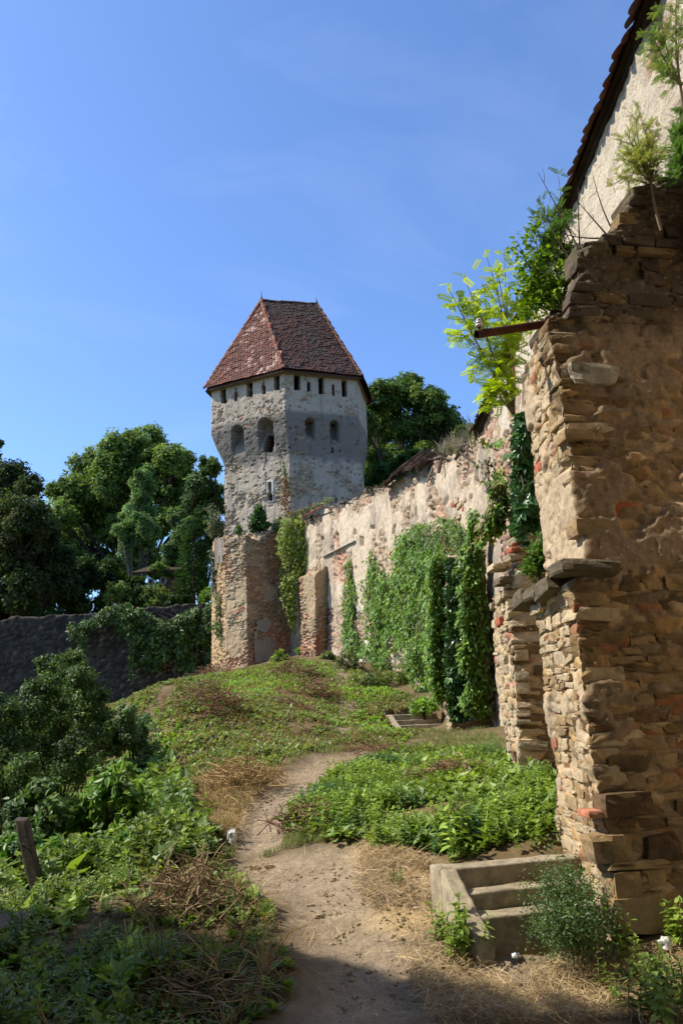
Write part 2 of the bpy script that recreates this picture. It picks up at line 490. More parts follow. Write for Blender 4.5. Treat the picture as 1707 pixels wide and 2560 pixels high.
class Shell:
    """a lofted masonry shell whose relief and colour come from one function of place"""
    def __init__(s, rings, closed=True, du=0.06, dv=0.06, flip=False):
        s.G, s.seg, s.sl, s.L = seg_grid(rings, closed, du, dv)
        s.closed = closed
        s.N = grid_normals(s.G, closed) * (-1 if flip else 1)
        s.nr, s.nc = s.G.shape[:2]
        s.p = s.G.reshape(-1, 3); s.n = s.N.reshape(-1, 3)
        s.sg = np.tile(s.seg, s.nr)
        s.F = grid_faces(s.nr, s.nc, closed)
        if flip: s.F = s.F[:, ::-1]
        s.h = np.zeros(len(s.p)); s.c = np.full((len(s.p), 3), 0.4)
        s.cut = np.zeros(len(s.p), bool)
    def build(s, name, mat, parent=None, smooth=True, extra=None):
        q = s.p + s.n * s.h[:, None]
        if extra is not None: q = q + extra
        m = MB(); F = s.F[~s.cut[s.F].all(1)]
        m.add(q, F, s.c)
        s.q = q
        return m.build(name, mat, parent, smooth)

def rubble(p, seed, sx=0.28, sz=0.13, jit=0.35):
    """coursed rubble: (relief 0..1, joint mask, stone id)"""
    q = p + (fbm(p * 2.5, 2, seed + 3)[:, None] - 0.5) * jit * 0.4
    f1, f2, cid = worley(q / np.array([sx, sx, sz]), seed)
    e = f2 - f1
    return sstep(0.02, 0.35, e), 1 - sstep(0.03, 0.16, e), cid
STONES = [srgb(c) for c in ('#c7ac82', '#b59a74', '#a88b63', '#cdb793', '#9c8a70', '#8f7c66', '#bd9b6a')]
M_wall = mat_attr('old_masonry', 0.95, ((11, 0.55, 0.04, 'n'), (55, 0.6, 0.012, 'n')), (16, 0.28), 0.08)
M_near = mat_attr('lime_mortar', 0.95, ((26, 0.7, 0.02, 'n'), (120, 0.7, 0.006, 'n')), (30, 0.3), 0.08)

def proj(p):
    d = np.asarray(p) - np.array([0, 0, EYE])
    w = d @ _F
    return CW / 2 + FPX * (d @ CR) / w, CH / 2 - FPX * (d @ CU) / w
rng = np.random.default_rng(7)
random.seed(7)

# ------------------------------------------------------------------ pieces of stone, brick, tile
def unit_(v): return v / (np.linalg.norm(v, axis=-1, keepdims=True) + 1e-9)
def stone_mesh(k, kind='stone'):
    """split stone: flat irregular face, chipped arrises (x along, y into the wall, z up; front is -y)"""
    r = np.random.default_rng(100 + k)
    bm = bmesh.new(); bmesh.ops.create_cube(bm, size=1.0)
    bmesh.ops.subdivide_edges(bm, edges=bm.edges[:], cuts=4 if kind == 'stone' else 3, use_grid_fill=True)
    V = np.array([v.co[:] for v in bm.verts]) * 2
    pw = r.uniform(9, 18) if kind == 'stone' else 16.0
    V = V / ((np.abs(V) ** pw).sum(1) ** (1 / pw))[:, None]
    if kind == 'stone':
        a_, b_, c_, d_ = r.uniform(-0.16, 0.16, 4)                     # no two sides parallel
        x, z = V[:, 0].copy(), V[:, 2].copy()
        V[:, 0] = x * (1 + a_ * z) + b_ * 0.6 * z; V[:, 2] = z * (1 + c_ * x) + d_ * x
        chip = sstep(0.55, 0.8, fbm(V * 1.7 + k * 7, 2, k + 90)) * (np.abs(V[:, 0]) > 0.55)
        V[:, 1] += chip * 0.35 * (V[:, 1] < 0)
        V = V + (fbm(V * 2.3 + k * 5, 3, k + 50, 0.65)[:, None] - 0.5) * np.array([0.20, 0.16, 0.22])
    else:
        V = V + unit_(V) * ((fbm(V * 2.6 + k * 9, 3, k) - 0.5)[:, None] * 0.14)
    for v, c in zip(bm.verts, V * 0.5): v.co = c
    me = bpy.data.meshes.new(kind); bm.to_mesh(me); bm.free()
    me.materials.append(None)
    for p in me.polygons: p.use_smooth = False
    return me
STONE_ME = [stone_mesh(k) for k in range(30)]
BRICK_ME = [stone_mesh(k, 'brick') for k in range(5)]
M_sand = mat_piece('tan_sandstone', [srgb(c) for c in ('#b5a07e', '#bfab8a', '#ab9674', '#baa686', '#a7957a')], blotch=(srgb('#b09d80'), 9.0, 0.46))
M_ochre = mat_piece('ochre_sandstone', [srgb(c) for c in ('#9f8761', '#917754', '#a88f68', '#877055')], blotch=(srgb('#85735b'), 8.0, 0.48))
M_brown = mat_piece('brown_sandstone', [srgb(c) for c in ('#66503a', '#584533', '#6e583e', '#4f4033')], blotch=(srgb('#38312a'), 4.0, 0.55))
M_umber = mat_piece('umber_sandstone', [srgb(c) for c in ('#7d6343', '#6e573d', '#86704d', '#75603f')], blotch=(srgb('#4a4034'), 4.0, 0.5))
M_rbrick = mat_piece('dark_brick', [srgb(c) for c in ('#7d4632', '#6d3f30', '#87543d')], blotch=(srgb('#5a4a3c'), 6.0, 0.5))
M_headst = mat_piece('crusted_stone', [srgb(c) for c in ('#5a4d40', '#4c4238', '#66574a', '#51463a')], blotch=(srgb('#393129'), 6.0, 0.48))
M_grey = mat_piece('grey_rubble', [srgb(c) for c in ('#a5967e', '#968872', '#b0a288', '#8c806c')], blotch=(srgb('#a59378'), 9.0, 0.46))
M_brick = mat_piece('old_brick', [srgb(c) for c in ('#ac6348', '#9c5842', '#b97a5c', '#92604e')], layers=((18, 0.4, 0.015, 'n'), (90, 0.5, 0.005, 'n')), blotch=(srgb('#a58a70'), 7.0, 0.60))
M_white = mat_piece('limestone_block', [srgb('#a89f8e'), srgb('#9f9685')], blotch=(srgb('#857a68'), 8.0, 0.48))
M_moss = mat_piece('mossy_coping', [srgb('#6b5f4c'), srgb('#5c5242')], blotch=(srgb('#4c4a36'), 7.0, 0.52))
def piece(name, me, mat, parent, M):
    o = bpy.data.objects.new(name, me)
    COL.objects.link(o)
    o.material_slots[0].link = 'OBJECT'; o.material_slots[0].material = mat
    o.matrix_basis = M
    adopt(o, parent)
    return o
def frame(c, ex, ez, size, wob=0.0):
    ex = np.asarray(ex, float); ex = ex / np.linalg.norm(ex)
    ez = np.asarray(ez, float); ez = ez - ex * (ez @ ex); ez /= np.linalg.norm(ez)
    ey = np.cross(ez, ex)
    M = Matrix(((ex[0] * size[0], ey[0] * size[1], ez[0] * size[2], c[0]), (ex[1] * size[0], ey[1] * size[1], ez[1] * size[2], c[1]), (ex[2] * size[0], ey[2] * size[1], ez[2] * size[2], c[2]), (0, 0, 0, 1)))
    return M
def lay_stones(parent, surf, length, z0, z1, hr, wr, keep, pick, depth=0.16, proud=(0.015, 0.05), gap=0.02, r=None):
    """surf(s, z) -> point for s metres along the face; courses of separate stones"""
    r = r or rng
    z = z0; cnt = 0
    while z < z1:
        h = r.uniform(*hr)
        s = r.uniform(-0.06, 0.03)
        Lz = length(z + h / 2) if callable(length) else length
        while s < Lz:
            w = r.uniform(*wr) * (1.0 if h < 0.16 else 1.15)
            sc = min(s + w / 2, Lz - 0.03)
            w_ = min(w, 2 * (Lz - sc) + 0.05)
            if keep(sc, z + h / 2) and w_ > 0.06:
                a = surf(sc - 0.05, z + h / 2); b = surf(sc + 0.05, z + h / 2); t = surf(sc, z + h / 2 + 0.1); c = surf(sc, z + h / 2)
                ex = b - a; ez = t - c
                ex /= np.linalg.norm(ex); n = np.cross(ex, ez / np.linalg.norm(ez))
                kind, mat = pick(sc, z + h / 2)
                me = BRICK_ME[r.integers(len(BRICK_ME))] if kind == 'brick' else STONE_ME[r.integers(len(STONE_ME))]
                hh = h * r.uniform(0.8, 1.02)
                c = c + n * (r.uniform(*proud) - depth / 2) + np.array([0, 0, r.uniform(-0.3, 0.3) * gap])
                tl = r.normal(0, 0.05)
                piece(kind, me, mat, parent, frame(c, ex * math.cos(tl) + np.array([0, 0, 1]) * math.sin(tl), (0, 0, 1), (max(0.05, w_ - gap), depth, max(0.04, hh - gap))))
                cnt += 1
            s += w
        z += h
    return cnt
def interp3(pts):
    pts = np.asarray(pts); o = np.argsort(pts[:, 2]); pts = pts[o]
    def f(z):
        return np.array([np.interp(z, pts[:, 2], pts[:, 0]), np.interp(z, pts[:, 2], pts[:, 1]), z])
    return f

# ------------------------------------------------------------------ house on the wall (upper right)
E0 = hit(1598, 0, (2.97, 0, 0), np.array([1.0, 0, 0])); ZE = E0[2]
E1 = hit(1178, 1082, (0, 0, ZE), np.array([0, 0, 1.0]))
edir = (E1 - E0) / np.linalg.norm(E1 - E0)
enor = np.array([edir[1], -edir[0], 0])            # into the building (+X)
EA = E0 - edir * 4.0; EB = E1 + edir * 0.15
OVER = 0.14
house = thing('plastered_house', 'long plastered house built on top of the fortress wall, with tiled eave', 'house', (4.0, 10, ground1(4.0, 10)))
HA, HB = EA + enor * OVER, EB + enor * OVER
def low(p, z): return np.array([p[0], p[1], z])
hs = Shell([[low(HA, 0.2), low(HB, 0.2), low(HB + enor * 5, 0.2)], [low(HA, ZE + 0.05), low(HB, ZE + 0.05), low(HB + enor * 5, ZE + 2.0)]], False, [0.06, 0.5], 0.06, flip=True)
n1 = fbm(hs.p * 1.1, 4, 31); n2 = fbm(hs.p * 6, 3, 32)
st = fbm(hs.p * np.array([3.0, 3.0, 0.35]), 3, 33)                     # rain streaks
hs.h = (n1 - 0.5) * 0.07 + (n2 - 0.5) * 0.05 + (fbm(hs.p * np.array([14, 14, 8.0]), 2, 34) - 0.5) * 0.045
c = mixc(srgb('#c6b8a2'), srgb('#d4c6b0'), n1)
c = c * (1 - 0.12 * sstep(0.5, 0.75, st))[:, None]
bare = sstep(0.58, 0.66, fbm(hs.p * 0.9 + 4.2, 4, 35) + 0.10 * (hs.p[:, 1] > 11) - 0.04)
rb, rj, rid = rubble(hs.p, 36, 0.24, 0.10)
cr = palette([srgb(q) for q in ('#b98d70', '#a97a63', '#c7ac8a', '#b8a488', '#a9654c')], rid) * (1 - 0.25 * rj)[:, None]
c = c + (cr - c) * (bare * 0.8)[:, None]
hs.h += bare * (rb * 0.05 - 0.07)
hs.c = c
M_plaster = mat_attr('rough_plaster', 0.95, ((14, 0.8, 0.05, 'n'), (34, 0.9, 0.03, 'n'), (90, 0.6, 0.008, 'n')), (20, 0.2), 0.05)
hs.build('wall', M_plaster, house)
# roof slab, rafters and eave tiles
M_tile = mat_piece('clay_tile', [srgb(q) for q in ('#6f4636', '#614034', '#7d5240', '#584238', '#6b5044')], blotch=(srgb('#5b5248'), 5.0, 0.58), layers=((20, 0.4, 0.01, 'n'), (80, 0.4, 0.004, 'n')))
M_dark = mat_piece('dark_timber', [srgb('#4a3a2c'), srgb('#3a2e24')], layers=((30, 0.4, 0.01, 'n'),))
M_wood = mat_piece('weathered_timber', [srgb(q) for q in ('#8b8174', '#7a6d5f', '#9b9082', '#6a5c4e')], layers=((40, 0.5, 0.008, 'n'),), scale=12)
SL = R(46)
upv = enor * math.cos(SL) + np.array([0, 0, 1]) * math.sin(SL)
rn = np.cross(edir, upv); rn = rn if rn[2] > 0 else -rn
mb = MB()
q0 = [EA + upv * 0.05, EB + upv * 0.05, EB + upv * 6, EA + upv * 6]
V = np.array([p - rn * 0.03 for p in q0] + [p - rn * 0.09 for p in q0])
mb.add(V, [[0, 1, 2, 3], [7, 6, 5, 4], [0, 4, 5, 1], [1, 5, 6, 2], [2, 6, 7, 3], [3, 7, 4, 0]])
roof = mb.build('roof', M_dark, house)
mb = MB()
fa = [EA + enor * 0.10, EB + enor * 0.10]
V = np.array([fa[0] + (0, 0, -0.02), fa[1] + (0, 0, -0.02), fa[1] + (0, 0, -0.10), fa[0] + (0, 0, -0.10)])
mb.add(np.concatenate([V, V + enor * 0.14]), [[0, 1, 2, 3], [7, 6, 5, 4], [0, 4, 5, 1], [1, 5, 6, 2], [2, 6, 7, 3], [3, 7, 4, 0]])
mb.build('eave_board', M_dark, house)
def tile_mesh(seed):
    """plain clay tile with a rounded tail, 1 x 1 in plan (x across, y up the slope)"""
    r = np.random.default_rng(seed)
    xs = np.linspace(-0.5, 0.5, 5); V = []; F = []
    tail = [0.16, 0.04, 0.0, 0.04, 0.16]
    for zz in (0, -0.075):
        for k, x in enumerate(xs):
            bow = 0.05 * (1 - (2 * x) ** 2) + r.uniform(-0.01, 0.01)
            V.append((x, tail[k], zz + bow)); V.append((x, 1.0, zz + bow - 0.01))
    for k in range(4):
        a = k * 2
        F += [[a, a + 2, a + 3, a + 1], [a + 11, a + 13, a + 12, a + 10], [a + 10, a + 12, a + 2, a]]
    F += [[0, 1, 11, 10], [8, 18, 19, 9]]
    return np.array(V), np.array(F)
TILES = []
for k in range(6):
    V, F = tile_mesh(k); m_ = MB(); m_.add(V, F); o = m_.build('tile', M_tile); TILES.append(o.data); bpy.data.objects.remove(o)
el = np.linalg.norm(EB - EA); k = 0; s = 0.0
while s < el:
    wdt = 0.185
    for row in range(3):
        c = EA + edir * (s + (wdt / 2 if row % 2 else 0)) + upv * (row * 0.17 - 0.07 + rng.uniform(-0.025, 0.025)) + rn * (0.012 + rng.uniform(-0.012, 0.02))
        tilt = upv + rn * rng.uniform(-0.02, 0.10); ex = edir + np.array([0, 0, rng.normal(0, 0.03)])
        M = frame(c, ex, tilt, (wdt * 0.97, 1, 1)); 
        ex_ = edir / np.linalg.norm(edir); ey_ = tilt / np.linalg.norm(tilt); ez_ = np.cross(ex_, ey_)
        if ez_[2] < 0: ez_ = -ez_
        M = Matrix(((ex_[0] * wdt, ey_[0] * 0.32, ez_[0] * 0.2, c[0]), (ex_[1] * wdt, ey_[1] * 0.32, ez_[1] * 0.2, c[1]), (ex_[2] * wdt, ey_[2] * 0.32, ez_[2] * 0.2, c[2]), (0, 0, 0, 1)))
        piece('tile', TILES[k % 6], M_tile, house, M); k += 1
    s += wdt
s = 0.3
while s < el:
    a = EA + edir * s - rn * 0.16 + upv * 0.06; b = a + upv * 1.2
    mb = MB(); q = [a - edir * 0.04, a + edir * 0.04, b + edir * 0.04, b - edir * 0.04]
    V = np.array(q + [p + rn * 0.07 for p in q]); mb.add(V, [[3, 2, 1, 0], [4, 5, 6, 7], [0, 1, 5, 4], [1, 2, 6, 5], [2, 3, 7, 6], [3, 0, 4, 7]])
    mb.build('rafter', M_dark, house); s += 0.85

# ------------------------------------------------------------------ nearest buttress
WX = 3.85                                       # buttress backs end inside the wall
def yc1(v): return np.interp(v, [450, 800, 1420, 2400], [6.35, 6.15, 5.78, 5.55])
lowC = [(1526, 2440), (1526, 2332), (1524, 2167), (1484, 1944), (1452, 1698), (1443, 1586), (1424, 1466)]
uppC = [(1462, 1430), (1466, 1346), (1440, 1278), (1427, 1176), (1403, 1040), (1393, 938), (1372, 853), (1362, 806)]
topC = [(1430, 792), (1440, 700), (1446, 632), (1505, 612), (1540, 566), (1581, 500), (1620, 486), (1692, 457), (1800, 420)]
lowL = [(1389, 2130), (1387, 2087), (1387, 1908), (1365, 1796), (1361, 1720), (1354, 1640), (1345, 1573), (1327, 1500)]
uppL = [(1362, 1440), (1355, 1312), (1347, 1261), (1333, 1210), (1330, 1135), (1316, 1040), (1300, 948), (1304, 904)]
C3 = [P(u, v, yc1(v)) for u, v in lowC]; C3u = [P(u, v, yc1(v)) for u, v in uppC]; C3t = [P(u, v, yc1(v)) for u, v in topC]
L3 = [P(u, v, yc1(v) + 1.12) for u, v in lowL]; L3u = [P(u, v, yc1(v) + 1.12) for u, v in uppL]
fC, fL, fCu, fLu = interp3(C3), interp3(L3), interp3(C3u), interp3(L3u)
zslab = (C3[-1][2] + C3u[0][2]) / 2
rings = []
for z in np.linspace(C3[0][2] - 0.1, zslab - 0.03, 9):
    a, b = fL(z), fC(z); rings.append([(WX, a[1] + 0.02, z), a, b, (WX, b[1] + 0.27, z)])
zt = C3u[-1][2]
for z in np.linspace(zslab + 0.03, zt, 9):
    a, b = fLu(z), fCu(z); rings.append([(WX, a[1] + 0.02, z), a, b, (WX, b[1] + 0.27, z)])
for p in C3t:
    q = p + np.array([0.06, 1.02, 0.0]); rings.append([(WX, q[1], p[2]), q, p, (WX, p[1] + 0.14 * max(0.0, WX - p[0]), p[2])])
rings.append([(WX + 0.1, p[1] + 1.0, p[2] + 0.1), (WX + 0.1, p[1] + 1.0, p[2] + 0.1), (WX + 0.1, p[1], p[2] + 0.1), (WX + 0.1, p[1], p[2] + 0.1)])
but1 = thing('stone_buttress', 'nearest and tallest stone buttress at the right edge, beside the near stairs', 'buttress', (1.9, 6.2, ground1(1.9, 6.2)), 'buttresses of the fortress wall')
def bare1(p):
    """1 where the lime render has fallen off the nearest buttress, 0 where it still covers the stones"""
    lo = sstep(zslab + 0.5, zslab - 0.5, p[:, 2])
    return sstep(0.47, 0.53, fbm(p * np.array([1.3, 1.3, 1.9]) + 7, 4, 44, 0.6) + 0.17 * lo - 0.01)
bs = Shell(rings, False, [0.09, 0.018, 0.018], 0.018)
p = bs.p; side = bs.sg == 2; front = bs.sg == 1
rb, rj, rid = rubble(p, 41, 0.22, 0.085)
n1 = fbm(p * 2.2, 4, 42); n2 = fbm(p * 11, 4, 43, 0.65); n3 = fbm(p * 42, 2, 48)
show = bare1(p)
crk = 1 - sstep(0.0, 0.022, np.abs(fbm(p * np.array([1.5, 1.5, 3.2]) + 3, 5, 45, 0.6) - 0.5))
pit = sstep(0.70, 0.78, vnoise(p * 16, 49))
bs.h = (n1 - 0.5) * 0.05 + (n2 - 0.5) * 0.040 + (n3 - 0.5) * 0.010 + (1 - show) * (0.018 - crk * 0.02 - pit * 0.012) + show * ((rb - 0.6) * 0.024 - 0.014)
topz = P(1500, 800, 6.1)[2]
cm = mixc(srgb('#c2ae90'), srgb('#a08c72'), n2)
csd = mixc(srgb('#9c876c'), srgb('#7d6a54'), n2)  # shaded side's plaster tinted darker than the front, shade put into its colour
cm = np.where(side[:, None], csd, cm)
cs = palette([srgb(q) for q in ('#a98655', '#b3946a', '#8d7450', '#9a7b58', '#7e6a55', '#96603f', '#b79c74')], rid)
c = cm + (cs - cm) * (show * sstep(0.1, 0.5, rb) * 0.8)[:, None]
lich = sstep(0.45, 0.62, fbm(p * 1.8 + 2, 4, 46) + 0.34 * sstep(topz - 0.75, topz + 0.5, p[:, 2]) - 0.20)      # black crust on the weathered head
c = c + (srgb('#40382f')[None, :] - c) * (lich * 0.72)[:, None]
spk = sstep(0.84, 0.90, vnoise(p * 70, 47)) * lich * 0.8
c = c + (srgb('#a9a294')[None, :] - c) * (spk * 0.7)[:, None]
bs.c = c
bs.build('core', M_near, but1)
def len1(z): return np.linalg.norm(fL(z) - fC(z)) if z < zslab else np.linalg.norm(fLu(z) - fCu(z))
def sf_front(s, z):
    a, b = (fL(z), fC(z)) if z < zslab else (fLu(z), fCu(z))
    return a + (b - a) / np.linalg.norm(b - a) * s
def sf_side(s, z):
    a = fC(z) if z < zslab else fCu(z)
    return a + np.array([1.0, 0.14, 0]) * s
def pick1(s, z):
    q = rng.random()
    if q < 0.03: return 'brick', M_brick
    if q < 0.16: return 'stone', M_grey
    if q < 0.42: return 'stone', M_ochre
    return 'stone', M_sand
zb = ground1(1.7, 5.7)
def shown(pt): return bare1(np.asarray(pt)[None, :])[0]
kf = lambda s, z: shown(sf_front(s, z)) > 0.35 and rng.random() < 0.94
ks = lambda s, z: s > 0.2 and shown(sf_side(s, z)) > 0.35 and rng.random() < 0.92
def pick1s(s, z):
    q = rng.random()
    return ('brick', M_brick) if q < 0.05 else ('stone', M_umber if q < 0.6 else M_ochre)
len1q = lambda z: len1(z) - 0.17
lay_stones(but1, sf_front, len1q, zb - 0.05, zslab - 0.06, (0.05, 0.13), (0.10, 0.34), kf, pick1, 0.15, (-0.010, 0.012), 0.006)
lay_stones(but1, sf_front, len1q, zslab + 0.12, zt - 0.12, (0.06, 0.15), (0.12, 0.34), kf, pick1, 0.15, (-0.014, 0.008), 0.006)
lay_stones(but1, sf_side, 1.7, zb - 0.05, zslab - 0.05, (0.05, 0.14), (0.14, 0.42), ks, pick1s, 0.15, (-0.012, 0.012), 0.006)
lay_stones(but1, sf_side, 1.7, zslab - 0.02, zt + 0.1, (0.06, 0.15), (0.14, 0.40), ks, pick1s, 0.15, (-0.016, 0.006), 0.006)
fCt = interp3(C3t[:-1])
def sf_head(s, z): return fCt(z) + np.array([1.0, 0.14, 0]) * s
lay_stones(but1, sf_head, 1.6, zt + 0.04, C3t[-2][2] - 0.05, (0.06, 0.15), (0.14, 0.40), lambda s, z: rng.random() < 0.62 and sf_head(s, z)[0] < 3.0, lambda s, z: ('stone', (M_headst, M_headst, M_umber)[rng.integers(3)]), 0.18, (0.012, 0.045), 0.010)
z = zb - 0.05; kq = 0                                               # corner stones, long and short in turn
while z < zt - 0.05:
    h_ = rng.uniform(0.05, 0.16) if z < zslab else rng.uniform(0.05, 0.15)
    if not (zslab - 0.08 < z + h_ / 2 < zslab + 0.08) and (z < zslab or shown(sf_side(0.05, z)) > 0.3 or rng.random() < 0.25):
        c0 = sf_side(0.0, z + h_ / 2); lx = rng.uniform(0.26, 0.42) if kq % 2 else rng.uniform(0.18, 0.28); ly = rng.uniform(0.18, 0.26) if kq % 2 else rng.uniform(0.26, 0.36)
        pr = rng.uniform(-0.012, 0.012); tl = rng.normal(0, 0.035)
        c = c0 + np.array([lx / 2 - pr, ly / 2 - pr + 0.14 * lx / 2, 0])
        mt = (M_sand, M_ochre, M_umber, M_umber)[rng.integers(4)] if rng.random() > -1 else M_brick
        piece('stone' if mt is not M_brick else 'brick', STONE_ME[rng.integers(30)], mt, but1, frame(c, (math.cos(tl), 0.14, math.sin(tl)), (0, 0, 1), (lx, ly, h_ - 0.008)))
    z += h_; kq += 1
# the pale squared block, the long bricks, the loose coping and head stones
def at_side(u, v, w, h, mat, kind='stone', me=None, depth=0.2, pr=0.02):
    p0 = fCu(P(u, v, 5.9)[2]) if v < 1430 else fC(P(u, v, 5.6)[2])
    c = hit(u, v, p0, np.array([-0.14, 1.0, 0])) + np.array([0, depth / 2 - pr, 0])
    return piece(kind, me or STONE_ME[3], mat, but1, frame(c, (1, 0.14, 0.01), (0, 0, 1), (w, depth, h)))
o = at_side(1482, 936, 0.40, 0.18, M_white, me=STONE_ME[12], pr=0.028); o['label'] = 'pale squared limestone block'
at_side(1440, 1088, 0.24, 0.085, M_ochre, me=BRICK_ME[2], pr=0.04)
at_side(1478, 1210, 0.30, 0.10, M_ochre, me=STONE_ME[5], pr=0.03)
at_side(1500, 2035, 0.20, 0.045, M_brick, 'brick', BRICK_ME[0], pr=0.022)
at_side(1478, 1318, 0.28, 0.12, M_ochre, me=BRICK_ME[3], pr=0.03)
at_side(1640, 775, 0.26, 0.075, M_brown, 'stone', STONE_ME[8])
at_side(1560, 2010, 0.34, 0.15, M_brown, me=STONE_ME[2], pr=0.06)
at_side(1535, 2120, 0.34, 0.17, M_ochre, me=STONE_ME[9], pr=0.04)
at_side(1650, 2120, 0.24, 0.17, M_brown, me=STONE_ME[11], pr=0.05)
at_side(1590, 2160, 0.42, 0.05, M_ochre, me=STONE_ME[6], pr=0.05)
at_side(1560, 2215, 0.18, 0.18, M_ochre, me=BRICK_ME[4], pr=0.05)
at_side(1590, 2285, 0.36, 0.22, M_ochre, me=STONE_ME[7], pr=0.05)
for i_, (u, v, w, h, dp) in enumerate([(1470, 640, 0.22, 0.1, 0.5), (1520, 615, 0.2, 0.11, 0.5), (1555, 570, 0.24, 0.12, 0.6), (1600, 500, 0.34, 0.12, 0.6), (1655, 480, 0.28, 0.10, 0.6), (1400, 800, 0.34, 0.1, 0.8), (1390, 840, 0.2, 0.07, 0.5), (1440, 660, 0.16, 0.2, 0.4), (1450, 730, 0.2, 0.14, 0.5)]):
    c = P(u, v, 6.35 + 0.1 * (i_ % 3)) + np.array([0, dp / 2 - 0.25, -0.02])
    piece('stone', STONE_ME[(i_ * 3) % 22], M_moss, but1, frame(c, (1, 0.1, 0.1), (0, 0, 1), (w * 0.9, dp * 0.8, h * 0.95)))
for k_ in range(4):
    z = zslab + rng.uniform(-0.02, 0.03); y = 5.62 + 0.42 * k_
    a = sf_front(0.02, zslab - 0.05)
    c = np.array([np.interp(y, [5.6, 7.0], [fC(zslab - 0.03)[0], fL(zslab - 0.03)[0]]) + 0.10, y + 0.15, z + (0.05 if k_ == 0 else 0)])
    piece('coping_stone', STONE_ME[(k_ * 5 + 2) % 22], M_moss, but1, frame(c, (0.02, 1, 0.04 * (-1) ** k_), (0.08, 0, 1), (0.50, 0.42, 0.10 + 0.03 * (k_ % 2))))

# ------------------------------------------------------------------ second buttress
but2 = thing('stone_buttress', 'second stone buttress, stepped and half hidden behind the nearest one', 'buttress', (2.2, 10.8, ground1(2.2, 10.8)), 'buttresses of the fortress wall')
def yc2(v): return np.interp(v, [1000, 1950], [10.55, 10.25])
lowC = [(1296, 1960), (1294, 1841), (1288, 1707), (1272, 1537), (1262, 1470)]
uppC = [(1288, 1440), (1287, 1365), (1290, 1200), (1290, 1100), (1296, 1030)]
lowL = [(1264, 1880), (1262, 1841), (1248, 1752), (1234, 1640), (1227, 1484)]
uppL = [(1249, 1440), (1248, 1346), (1252, 1227), (1237, 1067), (1243, 1000)]
C2 = [P(u, v, yc2(v)) for u, v in lowC]; C2u = [P(u, v, yc2(v)) for u, v in uppC]
L2 = [P(u, v, yc2(v) + 1.2) for u, v in lowL]; L2u = [P(u, v, yc2(v) + 1.2) for u, v in uppL]
gC, gL, gCu, gLu = interp3(C2), interp3(L2), interp3(C2u), interp3(L2u)
zs2 = (C2[-1][2] + C2u[0][2]) / 2; zt2 = C2u[-1][2]
rings = []
for z in np.linspace(C2[0][2] - 0.1, zs2 - 0.03, 7):
    a, b = gL(z), gC(z); rings.append([(WX, a[1], z), a, b, (WX, b[1], z)])
for z in np.linspace(zs2 + 0.03, zt2, 7):
    a, b = gLu(z), gCu(z); rings.append([(WX, a[1], z), a, b, (WX, b[1], z)])
rings.append([(WX, a[1], zt2 + 0.9), (WX - 0.2, a[1], zt2 + 0.75), (WX - 0.2, b[1], zt2 + 0.75), (WX, b[1], zt2 + 0.9)])
bs = Shell(rings, False, [0.12, 0.03, 0.03], 0.03)
p = bs.p
rb, rj, rid = rubble(p, 51, 0.26, 0.11)
n1 = fbm(p * 2.0, 4, 52); n2 = fbm(p * 9, 2, 53)
show = sstep(0.36, 0.55, fbm(p * 1.1, 3, 54) + 0.1)
bs.h = (n1 - 0.5) * 0.10 + (n2 - 0.5) * 0.05 + show * ((rb - 0.5) * 0.05 - 0.03)
cm = mixc(srgb('#c3b295'), srgb('#a8967e'), n1)
up = sstep(zs2 - 0.1, zs2 + 0.3, p[:, 2])
cs = palette([srgb(q) for q in ('#a98a5f', '#b79c76', '#8d7a60', '#a8674e', '#7e7060', '#b79c74')], rid)
csr = palette([srgb(q) for q in ('#8b6a60', '#94564a', '#a48a7c', '#7c6660', '#b09686')], rid)
cs = cs + (csr - cs) * up[:, None]
bs.c = cm + (cs - cm) * (show * sstep(0.1, 0.5, rb) * 0.85)[:, None]
bs.build('core', M_near, but2)
def sf2(s, z):
    a, b = (gL(z), gC(z)) if z < zs2 else (gLu(z), gCu(z))
    return a + (b - a) / np.linalg.norm(b - a) * s
def sf2s(s, z): return (gC(z) if z < zs2 else gCu(z)) + np.array([1.0, 0, 0]) * s
zb2 = ground1(2.1, 10.3)
def pick2(s, z):
    q = rng.random()
    if q < (0.06 if z < zs2 else 0.15): return 'brick', M_brick
    if q < 0.4: return 'stone', M_grey
    return 'stone', M_sand
lay_stones(but2, sf2, 1.2, zb2 - 0.1, zs2 - 0.08, (0.06, 0.15), (0.14, 0.38), lambda s, z: rng.random() < 0.75, pick2, 0.18, (-0.02, 0.02), 0.012)
lay_stones(but2, sf2s, 0.9, zb2 - 0.1, zs2 - 0.08, (0.09, 0.2), (0.2, 0.45), lambda s, z: rng.random() < 0.8, lambda s, z: ('stone', M_grey if rng.random() < 0.4 else M_umber), 0.18, (-0.02, 0.03), 0.012)
lay_stones(but2, sf2, 1.2, zs2 + 0.1, zt2 - 0.1, (0.08, 0.16), (0.16, 0.34), lambda s, z: rng.random() < 0.35, pick2, 0.18, (-0.04, 0.02), 0.012)
for k_, (u, v, w, h, mt) in enumerate([(1285, 1452, 0.22, 0.16, M_white), (1262, 1450, 0.3, 0.09, M_moss), (1300, 1432, 0.3, 0.12, M_grey), (1282, 1372, 0.2, 0.07, M_brick), (1276, 1392, 0.18, 0.07, M_grey), (1290, 1348, 0.2, 0.07, M_grey), (1240, 1415, 0.24, 0.08, M_sand)]):
    c = P(u, v, 10.35) + np.array([0.05, 0.12, 0])
    piece('brick' if mt is M_brick else 'stone', (BRICK_ME if mt is M_brick else STONE_ME)[k_ % 5], mt, but2, frame(c, (1, 0.1, 0.05), (0, 0, 1), (w, 0.34, h)))

